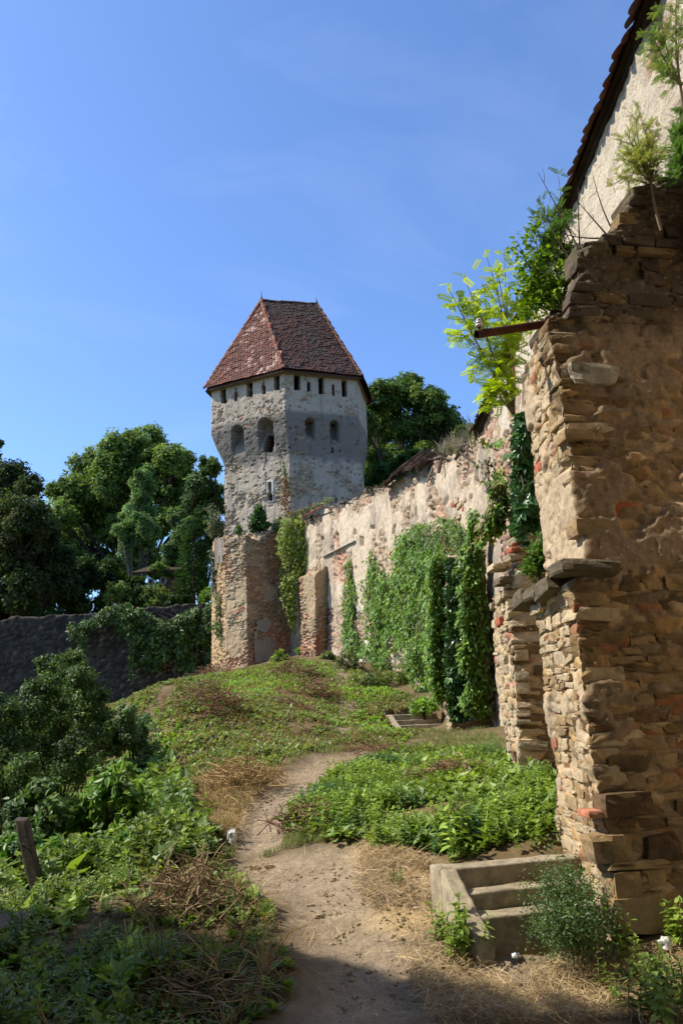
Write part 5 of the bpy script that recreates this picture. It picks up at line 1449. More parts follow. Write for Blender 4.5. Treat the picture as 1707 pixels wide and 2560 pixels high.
# --- left-hand weeds
LEFT1 = np.array([(-3.6, 4.2), (-0.75, 4.2), (-0.35, 5.0), (-0.55, 6.0), (-0.95, 7.2), (-1.4, 8.0), (-2.2, 9.0), (-4.5, 9.0)])
mb = MB(); pts = roughz(pathfree(sample(LEFT1, 3600, near=7)))
dens = fbm(np.stack([pts[:, 0], pts[:, 1], 0 * pts[:, 0]], 1) * 0.8 + 3, 3, 405)
edge_ = sstep(-0.5, -1.6, pts[:, 0] + 0.1 * (pts[:, 1] - 5))
for k in range(4):
    s_ = slice(k, None, 4); q = pts[s_]
    sc_ = (0.08 + 0.26 * sstep(0.35, 0.65, dens[s_]) * edge_[s_]) * rng.uniform(0.7, 1.2, len(q))
    sc_ = sc_ * np.where((q[:, 0] < -1.7) & (q[:, 1] > 5.6) & (q[:, 1] < 7.2), 0.5, 1.0)
    scatter(mb, NET[k] if k < 3 else ROS[k], q, sc_, cols_of(G_FRESH if k % 2 else G_MID, len(q)), 0.25)
LEFT2 = np.array([(-1.2, 8.0), (-1.7, 9.5), (-2.2, 11.5), (-3.0, 14.5), (-4.0, 18.0), (-5.0, 22), (-9, 24), (-9, 12), (-6, 8.0), (-4, 7.0), (-2.2, 7.2)])
pts = roughz(sample(LEFT2, 6500, near=9, pw=1.2))
for k in range(4):
    q = pts[k::4]; nr_ = q[:, 1] < 10.5
    cc = cols_of(('#5a7434', '#728c44', '#455c2a', '#86944c'), len(q)); sz = rng.uniform(0.15, 0.36, len(q))
    scatter(mb, NET[k] if k < 2 else ROS[k], q[nr_], sz[nr_] * (1.0 if k < 2 else 0.8), cc[nr_], 0.35)
    scatter(mb, RO4[k], q[~nr_], sz[~nr_] * 0.6, cc[~nr_], 0.35)
q = roughz(sample(np.array([(-6.0, 9), (-5.2, 15), (-7.0, 21), (-9.5, 27), (-9.5, 37), (-24, 40), (-24, 8)]), 5200, near=14, pw=0.6))
for k in range(4): scatter(mb, RO4[k], q[k::4], rng.uniform(0.25, 0.6, len(q[k::4])), cols_of(('#56682f', '#6a7a3c', '#46582a', '#7f8048'), len(q[k::4])), 0.35)
o = mb.build('left_weeds', M_leaf); tag(o, 'tangled green weeds covering the bank at left', 'weeds', kind='stuff')
# --- grass: green beside the path, dry yellow swathes
mb = MB()
GR = [poly_px(z) for z in ([(560, 2150), (620, 2110), (480, 2150)], [(640, 2135), (720, 2118), (880, 2100), (860, 2075), (740, 2090), (690, 2105)], [(560, 2080), (640, 2000), (700, 1930), (620, 1935), (540, 2010)], [(470, 1900), (700, 1860), (860, 1830), (960, 1830), (880, 1880), (720, 1920), (500, 1960)], [(880, 1865), (1240, 1830), (1260, 1880), (1120, 1875), (960, 1890)], [(1180, 1860), (1260, 1850), (1395, 1950), (1395, 2060), (1330, 2000), (1240, 1930)], [(1060, 1780), (1180, 1790), (1250, 1850), (1120, 1860), (1010, 1850)])]
for z, n_ in zip(GR, (200, 600, 600, 1500, 1400, 800, 900)):
    q = roughz(pathfree(sample(z, n_, near=9), 0.05))
    for k in range(3): scatter(mb, TUFT[k], q[k::3], rng.uniform(0.04, 0.09, len(q[k::3])) * (1 + 0.5 * (q[k::3][:, 1] > 11)), cols_of(('#748248', '#869256', '#66743f', '#979a66'), len(q[k::3])), 0.2)
o = mb.build('green_grass', M_grass); tag(o, 'short green grass along the path edges', 'grass', kind='stuff')
mb = MB()
q = roughz(pathfree(sample(DRY, 1500, near=9), 0.05))
for k in range(3): scatter(mb, FLOP[k], q[k::3], rng.uniform(0.08, 0.20, len(q[k::3])), cols_of(('#a08a58', '#b59c68', '#8b7648', '#7d7a48'), len(q[k::3])), 0.4)
q = patchy(roughz(pathfree(sample(SLOPE, 2600, near=14, pw=0.8), 0.05)), 0.9, 0.52, 407)
for k in range(3): scatter(mb, FLOP[k], q[k::3], rng.uniform(0.12, 0.3, len(q[k::3])), cols_of(('#95794f', '#7a6040', '#a8905e', '#6d5638'), len(q[k::3])), 0.5)
q = patchy(roughz(pathfree(sample(LEFT1, 500, near=8), 0.05)), 1.2, 0.5, 408)
for k in range(3): scatter(mb, FLOP[k], q[k::3], rng.uniform(0.1, 0.3, len(q[k::3])), cols_of(('#95794f', '#a8905e', '#8b7a48'), len(q[k::3])), 0.5)
o = mb.build('dry_grass', M_grass); tag(o, 'flattened yellow dry grass in swathes on the slope', 'dry grass', kind='stuff')
mb = MB()
def straw(poly, n, smin, smax, near=7, lift=0.03, dens=None):
    q = sample(poly, n, near=near)
    if dens: q = patchy(q, *dens)
    f = ST1; w_ = np.stack([q[:, 0] - f.O[0], q[:, 1] - f.O[1]], 1); a = w_ @ f.ed[:2]; b = w_ @ f.ex[:2]
    q = q[~((a > -f.back) & (a < f.len + 0.02) & (b > -0.02) & (b < f.w))]
    qq = np.stack([q[:, 0], q[:, 1], 0 * q[:, 0]], 1)
    q[:, 2] += (fbm(qq * 1.3, 4, 3) - 0.5) * 0.22 * 0.35 + rng.uniform(0, lift, len(q)) - 0.015
    scatter(mb, STRAW_T, q, rng.uniform(smin, smax, len(q)), cols_of(('#c0a67a', '#ab9268', '#cfb88e', '#8f7856'), len(q)), 0.35)
straw(STRAW, 13000, 0.06, 0.20, lift=0.06, dens=(2.2, 0.42, 3, 0.12))
straw(DIRT_A, 2200, 0.05, 0.16, lift=0.01)
straw(DIRT_B, 1600, 0.06, 0.2, near=10, lift=0.02)
straw(DRY, 4200, 0.1, 0.3, near=9, lift=0.08)
straw(LEFT1, 1500, 0.1, 0.3, near=7, lift=0.12)
for k_, (a0, a1) in enumerate(((-0.15, 0.0), (0.02, 0.24), (0.27, 0.48))):        # wisps blown onto the treads
    n_ = 130; aa = rng.uniform(a0, a1, n_); bb = ST1.ck + 0.04 + rng.random(n_) ** 0.7 * (ST1.w - ST1.ck - 0.1)
    q = ST1.O + ST1.ed * aa[:, None] + ST1.ex * bb[:, None]; q[:, 2] = ST1.O[2] - k_ * (ST1.O[2] - ST1.B[2]) / ST1.n + 0.004
    scatter(mb, STRAW_T, q, rng.uniform(0.03, 0.10, n_), cols_of(('#b89a62', '#9c8254', '#7d6a48'), n_), 0.05)
o = mb.build('straw', M_straw); tag(o, 'loose yellow straw strewn over the trodden ground', 'straw', kind='stuff')

# --- grit and pebbles trodden into the path
mb = MB(); bm = bmesh.new(); bmesh.ops.create_icosphere(bm, subdivisions=1, radius=1.0); pv = np.array([v.co[:] for v in bm.verts]) * np.array([1, 0.8, 0.55]); pf = np.array([[v.index for v in f.verts] for f in bm.faces]); bm.free()
pv = pv * (1 + (fbm(pv * 1.7, 2, 5)[:, None] - 0.5) * 0.6)
for poly, n_ in ((DIRT_A, 1500), (DIRT_B, 500)):
    q = sample(poly, n_, near=7); q[:, 2] += (fbm(np.stack([q[:, 0], q[:, 1], 0 * q[:, 0]], 1) * 1.3, 4, 3) - 0.5) * 0.066 - 0.05
    scatter(mb, (pv, pf), q, np.minimum(0.03, 0.004 + 0.006 * rng.exponential(1.0, n_)), cols_of(('#93836a', '#a39378', '#857660'), n_), 0.4)
o = mb.build('gravel', M_ground); tag(o, 'grit and small clods on the bare path', 'gravel', kind='stuff')
# --- single herbs near the camera
def clump(name, label, base, n, spread, h0, h1, names, group=None, mat=None, tpls=NET, lean=0.22):
    base = np.asarray(base); t = thing(name, label, 'plant', base, group)
    m = MB(); q = base + np.stack([rng.normal(0, spread, n), rng.normal(0, spread, n), np.zeros(n)], 1); q[:, 2] = np.minimum(q[:, 2], ground(q[:, 0], q[:, 1]) + 0.02)
    for k in range(len(tpls)):
        if len(q[k::len(tpls)]): scatter(m, tpls[k], q[k::len(tpls)], rng.uniform(h0, h1, len(q[k::len(tpls)])), cols_of(names, len(q[k::len(tpls)])), lean)
    m.build('leaves', mat or M_leaf, t); return t
clump('nettle', 'bushy green nettle at the lower left corner of the near stairs', G(1135, 2385), 16, 0.06, 0.17, 0.27, G_FRESH, 'nettles by the stairs')
clump('nettle', 'leafy nettle sprouting in front of the weed bush', G(1450, 2395), 5, 0.05, 0.14, 0.22, G_FRESH, 'nettles by the stairs')
clump('nettle', 'slender nettle at the corner of the nearest buttress', G(1530, 2390), 5, 0.04, 0.18, 0.28, G_FRESH, 'nettles by the stairs')
clump('nettle', 'young nettle right of the weed bush, nearest the camera', G(1570, 2420), 2, 0.03, 0.12, 0.18, G_FRESH, 'nettles by the stairs')
clump('nettle', 'nettle at the right edge beside the white plastic bag', G(1695, 2370), 6, 0.05, 0.18, 0.26, G_FRESH, 'nettles by the stairs')
clump('nettle', 'dark clump of nettles in the lower right corner', G(1645, 2520), 30, 0.14, 0.15, 0.27, G_MID, 'nettles by the stairs')
clump('nettle', 'broad nettle clump above the near stairs landing', G(1150, 2110), 16, 0.13, 0.22, 0.36, G_FRESH, 'nettles by the stairs')
clump('nettle', 'low nettle clump at the path edge above the straw', G(985, 2125), 12, 0.10, 0.16, 0.26, G_FRESH, 'nettles by the stairs')
clump('nettle', 'nettle clump in the corner between the landing and the nearest buttress', G(1330, 2112), 14, 0.10, 0.10, 0.22, G_FRESH, 'nettles by the stairs')
clump('nettle', 'low nettles along the back of the near stairs landing', G(1245, 2118), 14, 0.10, 0.08, 0.18, G_FRESH, 'nettles by the stairs')
clump('nettle', 'small herb in the straw left of the near stairs', G(1000, 2215), 6, 0.04, 0.06, 0.10, G_MID, 'nettles by the stairs')

def stemmed(name, label, root, tips, leafer, twig_col, mats, cat='shrub', group=None, r0=0.012, bend=0.15, kids=4, kid_len=0.3, seed=0, fork=None):
    """woody plant: stems from the root to each tip, twigs on the stems, leaves on the twigs"""
    r = np.random.default_rng(900 + seed); root = np.asarray(root, float)
    t = thing(name, label, cat, root, group); ms_ = MB(); ml = MB(); P_ = []; D_ = []
    if fork is not None:
        fork = np.asarray(fork, float); tube(ms_, bez(root, fork, r.normal(0, 0.02, 3), 8), np.linspace(r0 * 1.3, r0, 8), srgb(twig_col), 6); root = fork
    for tp in tips:
        tp = np.asarray(tp, float); L = np.linalg.norm(tp - root)
        pts_ = bez(root + r.normal(0, 0.02, 3) * np.array([1, 1, 0]), tp, r.normal(0, bend, 3) * L, 10)
        tube(ms_, pts_, np.linspace(r0, r0 * 0.25, 10), srgb(twig_col), 5)
        for k in range(kids):
            f = r.uniform(0.35, 1.0); i = min(8, int(f * 9)); p0_ = pts_[i]; d_ = unit(unit(pts_[i + 1] - pts_[i]) * 0.8 + r.normal(0, 0.6, 3)); e = p0_ + d_ * kid_len * r.uniform(0.5, 1.1) * (1.2 - 0.4 * f)
            b_ = bez(p0_, e, r.normal(0, 0.05, 3), 5); tube(ms_, b_, np.linspace(r0 * 0.4, r0 * 0.15, 5), srgb(twig_col), 4)
            for j in range(1, 5): P_.append(b_[j]); D_.append(d_)
        for j in range(4, 10): P_.append(pts_[j]); D_.append(unit(pts_[min(9, j)] - pts_[j - 1]))
    ms_.build('stems', M_twig, t)
    leafer(ml, np.array(P_), np.array(D_), r); ml.build('leaves', mats, t)
    return t
def lf(tpl, per, size, names, jit, flat=0.6, droop=0.0):
    def f(ml, P_, D_, r):
        n = len(P_) * per; p_ = np.repeat(P_, per, 0) + r.normal(0, jit, (n, 3)); d_ = np.repeat(D_, per, 0) + r.normal(0, 0.8, (n, 3)) - np.array([0, 0, droop])
        nr_ = np.stack([r.normal(0, flat, n), r.normal(0, flat, n), np.ones(n)], 1)
        leaf_cloud(ml, p_, nr_, r.uniform(0.7, 1.2, n) * size, cols_of(names, n, r), tpl, d_, r)
    return f
LOC = ('#93ad36', '#a4bc44', '#7f9c2e', '#b3c452')
rt = P(1283, 1035, 11.1)
stemmed('locust_sapling', 'yellow-green locust sapling leaning out from the second buttress', rt, [P(1215, 640, 11.0), P(1120, 720, 10.8), P(1160, 690, 11.3), P(1245, 690, 11.0), P(1260, 760, 11.2), P(1190, 760, 10.8), P(1260, 640, 11.2), P(1140, 760, 11.0), P(1230, 960, 10.9), P(1262, 940, 10.9)], lf(PINN, 2, 0.20, LOC, 0.05, 0.5, 0.2), '#7d7058', M_young, 'sapling', r0=0.018, bend=0.06, kids=6, kid_len=0.34, seed=1)
rt = P(1405, 800, 6.75)
stemmed('shrub', 'dense leafy shrub rooted on the shoulder of the nearest buttress', rt, [P(u, v, 6.7 + 0.3 * rng.random()) for u, v in [(1300, 640), (1330, 560), (1360, 600), (1290, 720), (1320, 700), (1350, 660), (1380, 560), (1400, 620), (1340, 740), (1310, 780), (1375, 700), (1290, 600), (1390, 720), (1345, 520)]], lf(LEAF6, 4, 0.055, ('#6b8a30', '#7f9c38', '#55742a', '#8aa040'), 0.03, 0.9, 0.5), '#5c5044', M_leaf, r0=0.008, bend=0.10, kids=5, kid_len=0.16, seed=2)
stemmed('shrub', 'feathery dark green conifer shoot above the leafy shrub', P(1410, 790, 6.9), [P(1395, 440, 6.95), P(1385, 490, 6.8), P(1345, 500, 7.0), P(1400, 520, 6.8), P(1335, 545, 6.9)], lf(FEATH, 4, 0.10, ('#4f6e35', '#5f8040', '#6f8c44'), 0.02, 0.9), '#5c4a3c', M_leaf, r0=0.008, bend=0.05, kids=5, kid_len=0.12, seed=3)
m = MB()
for a, b in [((1448, 628), (1343, 430)), ((1420, 640), (1345, 498)), ((1518, 590), (1440, 500)), ((1535, 585), (1480, 430)), ((1450, 630), (1445, 470)), ((1510, 595), (1380, 575)), ((1445, 640), (1400, 560))]:
    pts_ = bez(P(a[0], a[1], 6.7), P(b[0], b[1], 6.75), rng.normal(0, 0.05, 3), 8); tube(m, pts_, np.linspace(0.009, 0.002, 8), srgb('#57483e'), 5)
    for k in range(4):
        i = rng.integers(2, 7); tube(m, bez(pts_[i], pts_[i] + rng.normal(0, 0.08, 3) + UPZ * 0.05, rng.normal(0, 0.01, 3), 4), np.linspace(0.003, 0.001, 4), srgb('#57483e'), 4)
o = m.build('bare_bush', M_twig); tag(o, 'bare brown twigs sprouting from the buttress head', 'shrub')
stemmed('sapling', 'feathery green sapling standing on top of the nearest buttress', P(1652, 575, 6.22), [P(1590, 290, 6.2), P(1565, 330, 6.1), P(1620, 330, 6.2), P(1575, 400, 6.1), P(1640, 380, 6.0), P(1560, 440, 6.1), P(1610, 420, 6.1), P(1605, 300, 6.2), P(1585, 350, 6.1), P(1630, 440, 6.1)], lf(FEATH, 3, 0.075, ('#93a052', '#a0ac5c', '#7f9048', '#a8a45c'), 0.02, 0.8), '#8d7d6a', M_young, 'sapling', r0=0.011, bend=0.05, kids=6, kid_len=0.15, seed=4, fork=P(1625, 455, 6.15))
stemmed('sapling', 'tall thin sapling against the plaster at the upper right corner', P(1745, 420, 5.95), [P(1650, 30, 5.5), P(1690, 10, 5.4), P(1612, 140, 5.8), P(1630, 90, 5.6), P(1700, 60, 5.4), P(1660, 180, 5.6)], lf(FEATH, 3, 0.085, ('#6f8c44', '#7f9a48', '#8c8a50'), 0.02, 0.8), '#8d7d6a', M_leaf, 'sapling', r0=0.011, bend=0.06, kids=4, kid_len=0.16, seed=5, fork=P(1700, 215, 5.7))
stemmed('sapling', 'narrow dark green shoot at the right edge on the buttress head', P(1715, 470, 6.0), [P(1690, 300, 5.8), P(1700, 270, 5.8), P(1712, 330, 5.8), P(1695, 380, 5.8), P(1705, 400, 5.8)], lf(FEATH, 6, 0.08, ('#5a7a38', '#6b8a40'), 0.02, 0.8), '#6d5d4c', M_leaf, 'sapling', r0=0.008, bend=0.04, kids=6, kid_len=0.12, seed=6)
stemmed('shrub', 'small leafy shrub growing on the coping of the nearest buttress', P(1352, 1455, 7.05), [P(u, v, 6.95 + 0.2 * rng.random()) for u, v in [(1320, 1420), (1345, 1345), (1375, 1350), (1395, 1390), (1330, 1380), (1365, 1390), (1400, 1350)]], lf(LEAF6, 4, 0.06, ('#5f7f34', '#6f8c3c', '#4c6a2c'), 0.025, 0.9), '#6d5d4c', M_gloss, r0=0.006, bend=0.08, kids=5, kid_len=0.12, seed=7)
# fine-leaved weed bush over the near stairs
rt = G(1440, 2375)
wb = [P(u, v, y) for u, v, y in [(1345, 2200, 5.5), (1380, 2160, 5.6), (1410, 2150, 5.7), (1440, 2170, 5.7), (1480, 2230, 5.6), (1340, 2260, 5.3), (1390, 2220, 5.3), (1440, 2240, 5.3), (1500, 2300, 5.4), (1380, 2300, 5.15), (1430, 2310, 5.1), (1480, 2330, 5.2), (1330, 2310, 5.2), (1410, 2270, 5.2), (1370, 2190, 5.4), (1460, 2290, 5.2), (1370, 2345, 5.1), (1410, 2180, 5.4)]]
stemmed('weed_bush', 'feathery grey-green weed bush spilling over the near stairs', rt, wb, lf(LEAF4, 8, 0.024, ('#566a3c', '#647a46', '#47592f', '#748655'), 0.035, 1.0), '#5c6040', M_leaf, 'plant', r0=0.005, bend=0.12, kids=9, kid_len=0.20, seed=8)

# ------------------------------------------------------------------ creepers
def px_poly(pts, n, r=rng):
    pts = np.array(pts, float); lo, hi = pts.min(0), pts.max(0); out = np.zeros((0, 2))
    while len(out) < n:
        q = r.uniform(lo, hi, (n * 3, 2)); out = np.concatenate([out, q[inside(pts, q[:, 0], q[:, 1])]])
    return out[:n]
def creeper(label, placer, pts, n, size, names, tpl=LEAF4, thick=0.16, nrm=None, mat=None, group='creepers on the walls', stems=12, thin=0.20, hang=0.8):
    q = px_poly(pts, n); pos = np.array([placer(u, v) for u, v in q]); nv = np.array(nrm, float)
    if thin:
        k = (fbm(pos * 1.6, 3, 55) > thin) & (fbm(pos * np.array([1.5, 1.5, 0.22]), 3, 57) > thin + 0.08); pos = pos[k]
    n = len(pos)
    cl = fbm(pos * 2.2, 3, 56)
    pos = pos + nv * (rng.random(n) ** 0.7 * thick * (0.4 + 1.3 * sstep(0.3, 0.7, cl)))[:, None]
    t = thing('creeper', label, 'creeper', pos[np.argmin(pos[:, 2])], group); m = MB()
    nr_ = nv[None, :] + rng.normal(0, 0.45, (n, 3)) + np.array([0, 0, 0.45])
    hd = np.tile(np.array([[0, 0, -hang]]), (n, 1)) + rng.normal(0, 0.5, (n, 3))
    leaf_cloud(m, pos, nr_, size * rng.uniform(0.45, 1.4, n), cols_of(names, n, var=0.28), tpl, hd)
    m.build('leaves', mat or M_leaf, t)
    if stems:
        m = MB(); z_lo = pos[:, 2].min()
        for k in range(stems):
            a = pos[rng.integers(n)]; b = pos[rng.integers(n)]; hi_, lo_ = (a, b) if a[2] > b[2] else (b, a)
            tube(m, bez(lo_ - nv * 0.03, np.array([lo_[0] * 0.4 + hi_[0] * 0.6, lo_[1] * 0.4 + hi_[1] * 0.6, hi_[2]]), rng.normal(0, 0.06, 3), 7), np.linspace(0.016, 0.006, 7), srgb('#6d5a48'), 4)
        m.build('stems', M_twig, t, kind='stuff')
    return t
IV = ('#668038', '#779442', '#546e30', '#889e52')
nA, nB_, nC_ = cw_at(31)[1], cw_at(26)[1], cw_at(21)[1]
creeper('narrow green creeper strip right of the brick buttress', cw_px, [(872, 1395), (878, 1392), (882, 1440), (893, 1480), (890, 1560), (905, 1605), (930, 1640), (870, 1640), (860, 1600), (864, 1560), (870, 1480)], 2200, 0.14, IV, nrm=nA)
creeper('forked green creeper column in the middle of the curtain wall', cw_px, [(935, 1370), (945, 1420), (952, 1440), (958, 1395), (966, 1450), (980, 1470), (972, 1620), (985, 1690), (930, 1680), (922, 1600), (925, 1540), (916, 1460), (925, 1420)], 4200, 0.14, IV, nrm=nB_, thick=0.22)
creeper('broad green creeper curtain left of the third buttress', cw_px, [(975, 1440), (990, 1420), (1000, 1360), (1020, 1330), (1060, 1350), (1112, 1400), (1118, 1500), (1112, 1700), (1080, 1740), (1050, 1690), (1030, 1630), (1010, 1600), (985, 1640), (972, 1560)], 12000, 0.135, IV, nrm=nC_, thick=0.28)
creeper('shaggy dull green creeper top above the third buttress', cw_px, [(1030, 1330), (1050, 1310), (1090, 1305), (1150, 1290), (1175, 1330), (1180, 1420), (1130, 1440), (1070, 1400), (1040, 1380)], 3000, 0.115, ('#64803c', '#738c48', '#546e32'), nrm=nC_, thick=0.45)
creeper('tall bright creeper column right of the third buttress', lambda u, v: P(u, v, 17.4 + 0.3 * rng.random()), [(1165, 1400), (1180, 1300), (1200, 1270), (1210, 1330), (1214, 1450), (1228, 1600), (1240, 1720), (1225, 1790), (1190, 1780), (1180, 1700), (1176, 1560), (1168, 1480)], 6500, 0.12, IV, nrm=np.array([-1, -0.2, 0]), thick=0.2)
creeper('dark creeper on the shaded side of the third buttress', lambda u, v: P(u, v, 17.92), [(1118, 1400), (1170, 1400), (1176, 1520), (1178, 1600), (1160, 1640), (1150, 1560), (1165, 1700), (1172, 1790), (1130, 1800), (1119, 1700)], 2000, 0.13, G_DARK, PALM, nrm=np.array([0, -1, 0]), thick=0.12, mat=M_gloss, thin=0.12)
creeper('creeper foliage on the lit face of the third buttress', lambda u, v: P(u, v, 18.2 + 0.7 * rng.random()) - np.array([0.06, 0, 0]), [(1090, 1390), (1120, 1380), (1124, 1560), (1128, 1700), (1120, 1760), (1095, 1740), (1090, 1600)], 5500, 0.12, IV, nrm=np.array([-1, -0.1, 0]), thick=0.16)
creeper('yellow-green creeper hanging between the tower and the curtain wall', lambda u, v: P(u, v, 36.6 + 0.5 * rng.random()), [(712, 1320), (725, 1298), (790, 1300), (795, 1385), (775, 1430), (752, 1450), (748, 1540), (738, 1590), (728, 1530), (716, 1470), (708, 1390)], 4200, 0.15, ('#7a8f34', '#8a9c3e', '#687f2c', '#96a048'), nrm=np.array([-0.5, -0.85, 0]), thick=0.4, mat=M_young)
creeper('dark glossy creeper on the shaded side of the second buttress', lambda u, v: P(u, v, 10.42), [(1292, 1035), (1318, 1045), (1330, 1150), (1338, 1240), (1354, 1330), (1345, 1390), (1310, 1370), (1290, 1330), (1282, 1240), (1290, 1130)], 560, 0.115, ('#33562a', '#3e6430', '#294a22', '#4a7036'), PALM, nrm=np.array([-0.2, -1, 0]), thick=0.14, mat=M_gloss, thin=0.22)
creeper('loose light creeper sprays on the sunlit face of the second buttress', lambda u, v: P(u, v, 10.7 + 0.3 * rng.random()), [(1275, 1100), (1292, 1120), (1285, 1250), (1265, 1330), (1232, 1370), (1225, 1290), (1262, 1240)], 260, 0.11, ('#64863a', '#7a9648', '#8a8048'), PALM, nrm=np.array([-1, -0.3, 0]), thick=0.25, thin=0.40)
creeper('dry greyish twig plant hanging beside the house wall end', lambda u, v: P(u, v, 13.0), [(1215, 1090), (1250, 1110), (1262, 1200), (1255, 1290), (1240, 1250), (1222, 1160)], 380, 0.07, ('#7d7a5c', '#6b6048', '#8f8a66'), LEAF4, nrm=np.array([-1, -0.2, 0]), thick=0.25, stems=12)
creeper('red autumn creeper on the tower corner', lambda u, v: P(u, v, 38.55), [(708, 1200), (718, 1190), (724, 1250), (726, 1290), (712, 1290), (707, 1250)], 260, 0.12, ('#7d3a26', '#8a4a2c', '#7f6a30', '#6b7034'), nrm=np.array([-0.2, -1, 0]), thick=0.2, mat=M_young)
creeper('thin creeper climbing the tower corner above the red leaves', lambda u, v: P(u, v, 38.7), [(698, 1140), (712, 1160), (724, 1200), (728, 1240), (716, 1230), (708, 1190)], 160, 0.11, ('#7d8a48', '#8f8a4c', '#6b7a3c'), nrm=np.array([-0.2, -1, 0]), thick=0.12)
creeper('orange-tinged creeper crown where the wall meets the tower', lambda u, v: P(u, v, 37.2), [(708, 1300), (720, 1285), (760, 1275), (830, 1250), (835, 1262), (780, 1290), (760, 1310), (715, 1345)], 700, 0.14, ('#7f8a34', '#9a8a3c', '#8a5c2c', '#6f8430'), nrm=np.array([-0.2, -0.7, 0.6]), thick=0.3)
creeper('pale ivy strip on the left edge of the rampart wall', lambda u, v: P(u, v, 38.6), [(532, 1370), (544, 1380), (545, 1480), (540, 1500), (530, 1440)], 420, 0.14, ('#56664c', '#4a5a42', '#607050'), nrm=np.array([-0.5, -0.85, 0]), thick=0.2)
creeper('sunlit ivy column at the foot of the rampart wall', lambda u, v: P(u, v, 38.0), [(545, 1480), (556, 1470), (566, 1560), (562, 1660), (550, 1670), (544, 1580)], 800, 0.13, ('#5a7530', '#6b8638', '#4c6428'), nrm=np.array([-0.5, -0.85, 0]), thick=0.3)
creeper('dry brush tuft on top of the rampart wall', lambda u, v: P(u, v, 38.8), [(530, 1330), (540, 1295), (558, 1280), (562, 1320), (552, 1345), (534, 1350)], 700, 0.13, ('#5f7036', '#666440', '#52622c', '#6f6648'), nrm=np.array([-0.4, -0.8, 0.4]), thick=0.7, stems=10)
for lab, pts_, n_ in [('ivy mantle hanging over the middle of the retaining wall', [(285, 1515), (330, 1508), (348, 1530), (350, 1640), (338, 1700), (330, 1610), (290, 1560), (220, 1570), (215, 1620), (205, 1560), (240, 1545)], 2600), ('thick dark ivy over the right end of the retaining wall', [(350, 1520), (420, 1560), (470, 1530), (545, 1500), (556, 1600), (548, 1660), (535, 1560), (505, 1640), (498, 1560), (470, 1600), (420, 1580), (370, 1560)], 5200), ('dark ivy blanket covering the right half of the retaining wall', [(340, 1535), (400, 1575), (470, 1545), (556, 1515), (556, 1680), (480, 1690), (420, 1640), (400, 1680), (345, 1660)], 4200), ('wispy ivy strands on the left part of the retaining wall', [(175, 1560), (215, 1555), (225, 1600), (215, 1640), (200, 1590), (180, 1600)], 260)]:
    creeper(lab, lambda u, v: P(u, v, 42.5), pts_, n_, 0.20, ('#46602a', '#526e30', '#384e22', '#6a7a3c'), nrm=np.array([-0.1, -1, 0]), thick=0.5, group='ivy on the retaining wall')

# ------------------------------------------------------------------ trees and bushes
def crown(m, lobes, n, size, names, seed, tpl=LEAF4, tight=0.36, nclump=16, var=0.16, upw=0.5, flat=False):
    r = np.random.default_rng(seed); w = np.array([l[3] ** 2 for l in lobes]); w = w / w.sum()
    for l, wk in zip(lobes, w):
        c = np.array(l[:3]); rad = l[3]; k = max(5, int(nclump)); nl = int(n * wk)
        d = unit(r.normal(size=(k, 3))); cc = c + d * rad * r.uniform(0.45, 1.0, k)[:, None] * np.array([1, 1, 0.9])
        idx = r.integers(0, k, nl); e = unit(r.normal(size=(nl, 3))) * (r.random(nl) ** 0.45)[:, None]
        pos = cc[idx] + e * rad * tight * r.uniform(0.75, 1.25, k)[idx][:, None]
        nr_ = unit(pos - c) * 0.8 + r.normal(0, 0.55, (nl, 3)) + np.array([0, 0, upw])
        base = cols_of(names, k, r, var)[idx] * (1 + r.normal(0, 0.12, nl))[:, None].clip(0.6, 1.5)
        leaf_cloud(m, pos, nr_, size * r.uniform(0.6, 1.3, nl), base, tpl, None, r)
def lobes_px(lst, Y, depth=1.0, seed=0):
    r = np.random.default_rng(seed); out_ = []
    for u, v, rp in lst:
        y = Y + r.uniform(-1, 1) * depth; p = P(u, v, y); out_.append((p[0], p[1], p[2], rp / FPX * y * 1.02))
    return out_
def tree(name, label, base, lobes, n, size, names, seed, r0, bark='#40382f', cat='tree', group=None, nclump=16, tight=0.36, limb=True, mat=None, tpl=LEAF4):
    base = np.asarray(base, float); t = thing(name, label, cat, base, group); r = np.random.default_rng(seed + 5)
    m = MB(); cs_ = np.array([l[:3] for l in lobes]); top_ = cs_.mean(0)
    fork = base + (top_ - base) * 0.45
    tr = bez(base - UPZ * 0.3, fork, r.normal(0, 0.03, 3) * np.linalg.norm(fork - base), 8); tube(m, tr, np.linspace(r0, r0 * 0.7, 8), srgb(bark), 9)
    m.build('trunk', M_bark, t, True)
    if limb:
        m = MB()
        for l in lobes:
            c = np.array(l[:3]); a = tr[r.integers(5, 8)]; b_ = bez(a, c, r.normal(0, 0.10, 3) * np.linalg.norm(c - a) + np.array([0, 0, -0.06]) * np.linalg.norm(c - a), 9); tube(m, b_, np.linspace(r0 * 0.5, r0 * 0.12, 9), srgb(bark), 6)
            for k in range(6):
                e = c + unit(r.normal(size=3)) * l[3] * 0.85; tube(m, bez(b_[r.integers(5, 9)], e, r.normal(0, 0.1, 3) * l[3], 6), np.linspace(r0 * 0.13, r0 * 0.03, 6), srgb(bark), 4)
        m.build('limbs', M_bark, t, True)
    m = MB(); crown(m, lobes, n, size, names, seed, nclump=nclump, tight=tight, tpl=tpl); m.build('crown', mat or M_tree, t)
    return t
def gb(u, Y): x = P(u, 1500, Y)[0]; return np.array([x, Y, ground1(x, Y)])
T_MID = ('#637536', '#748640', '#52652c', '#85964e')
T_DRK = ('#33491f', '#3f5627', '#2b3e1a', '#4a5c2c')
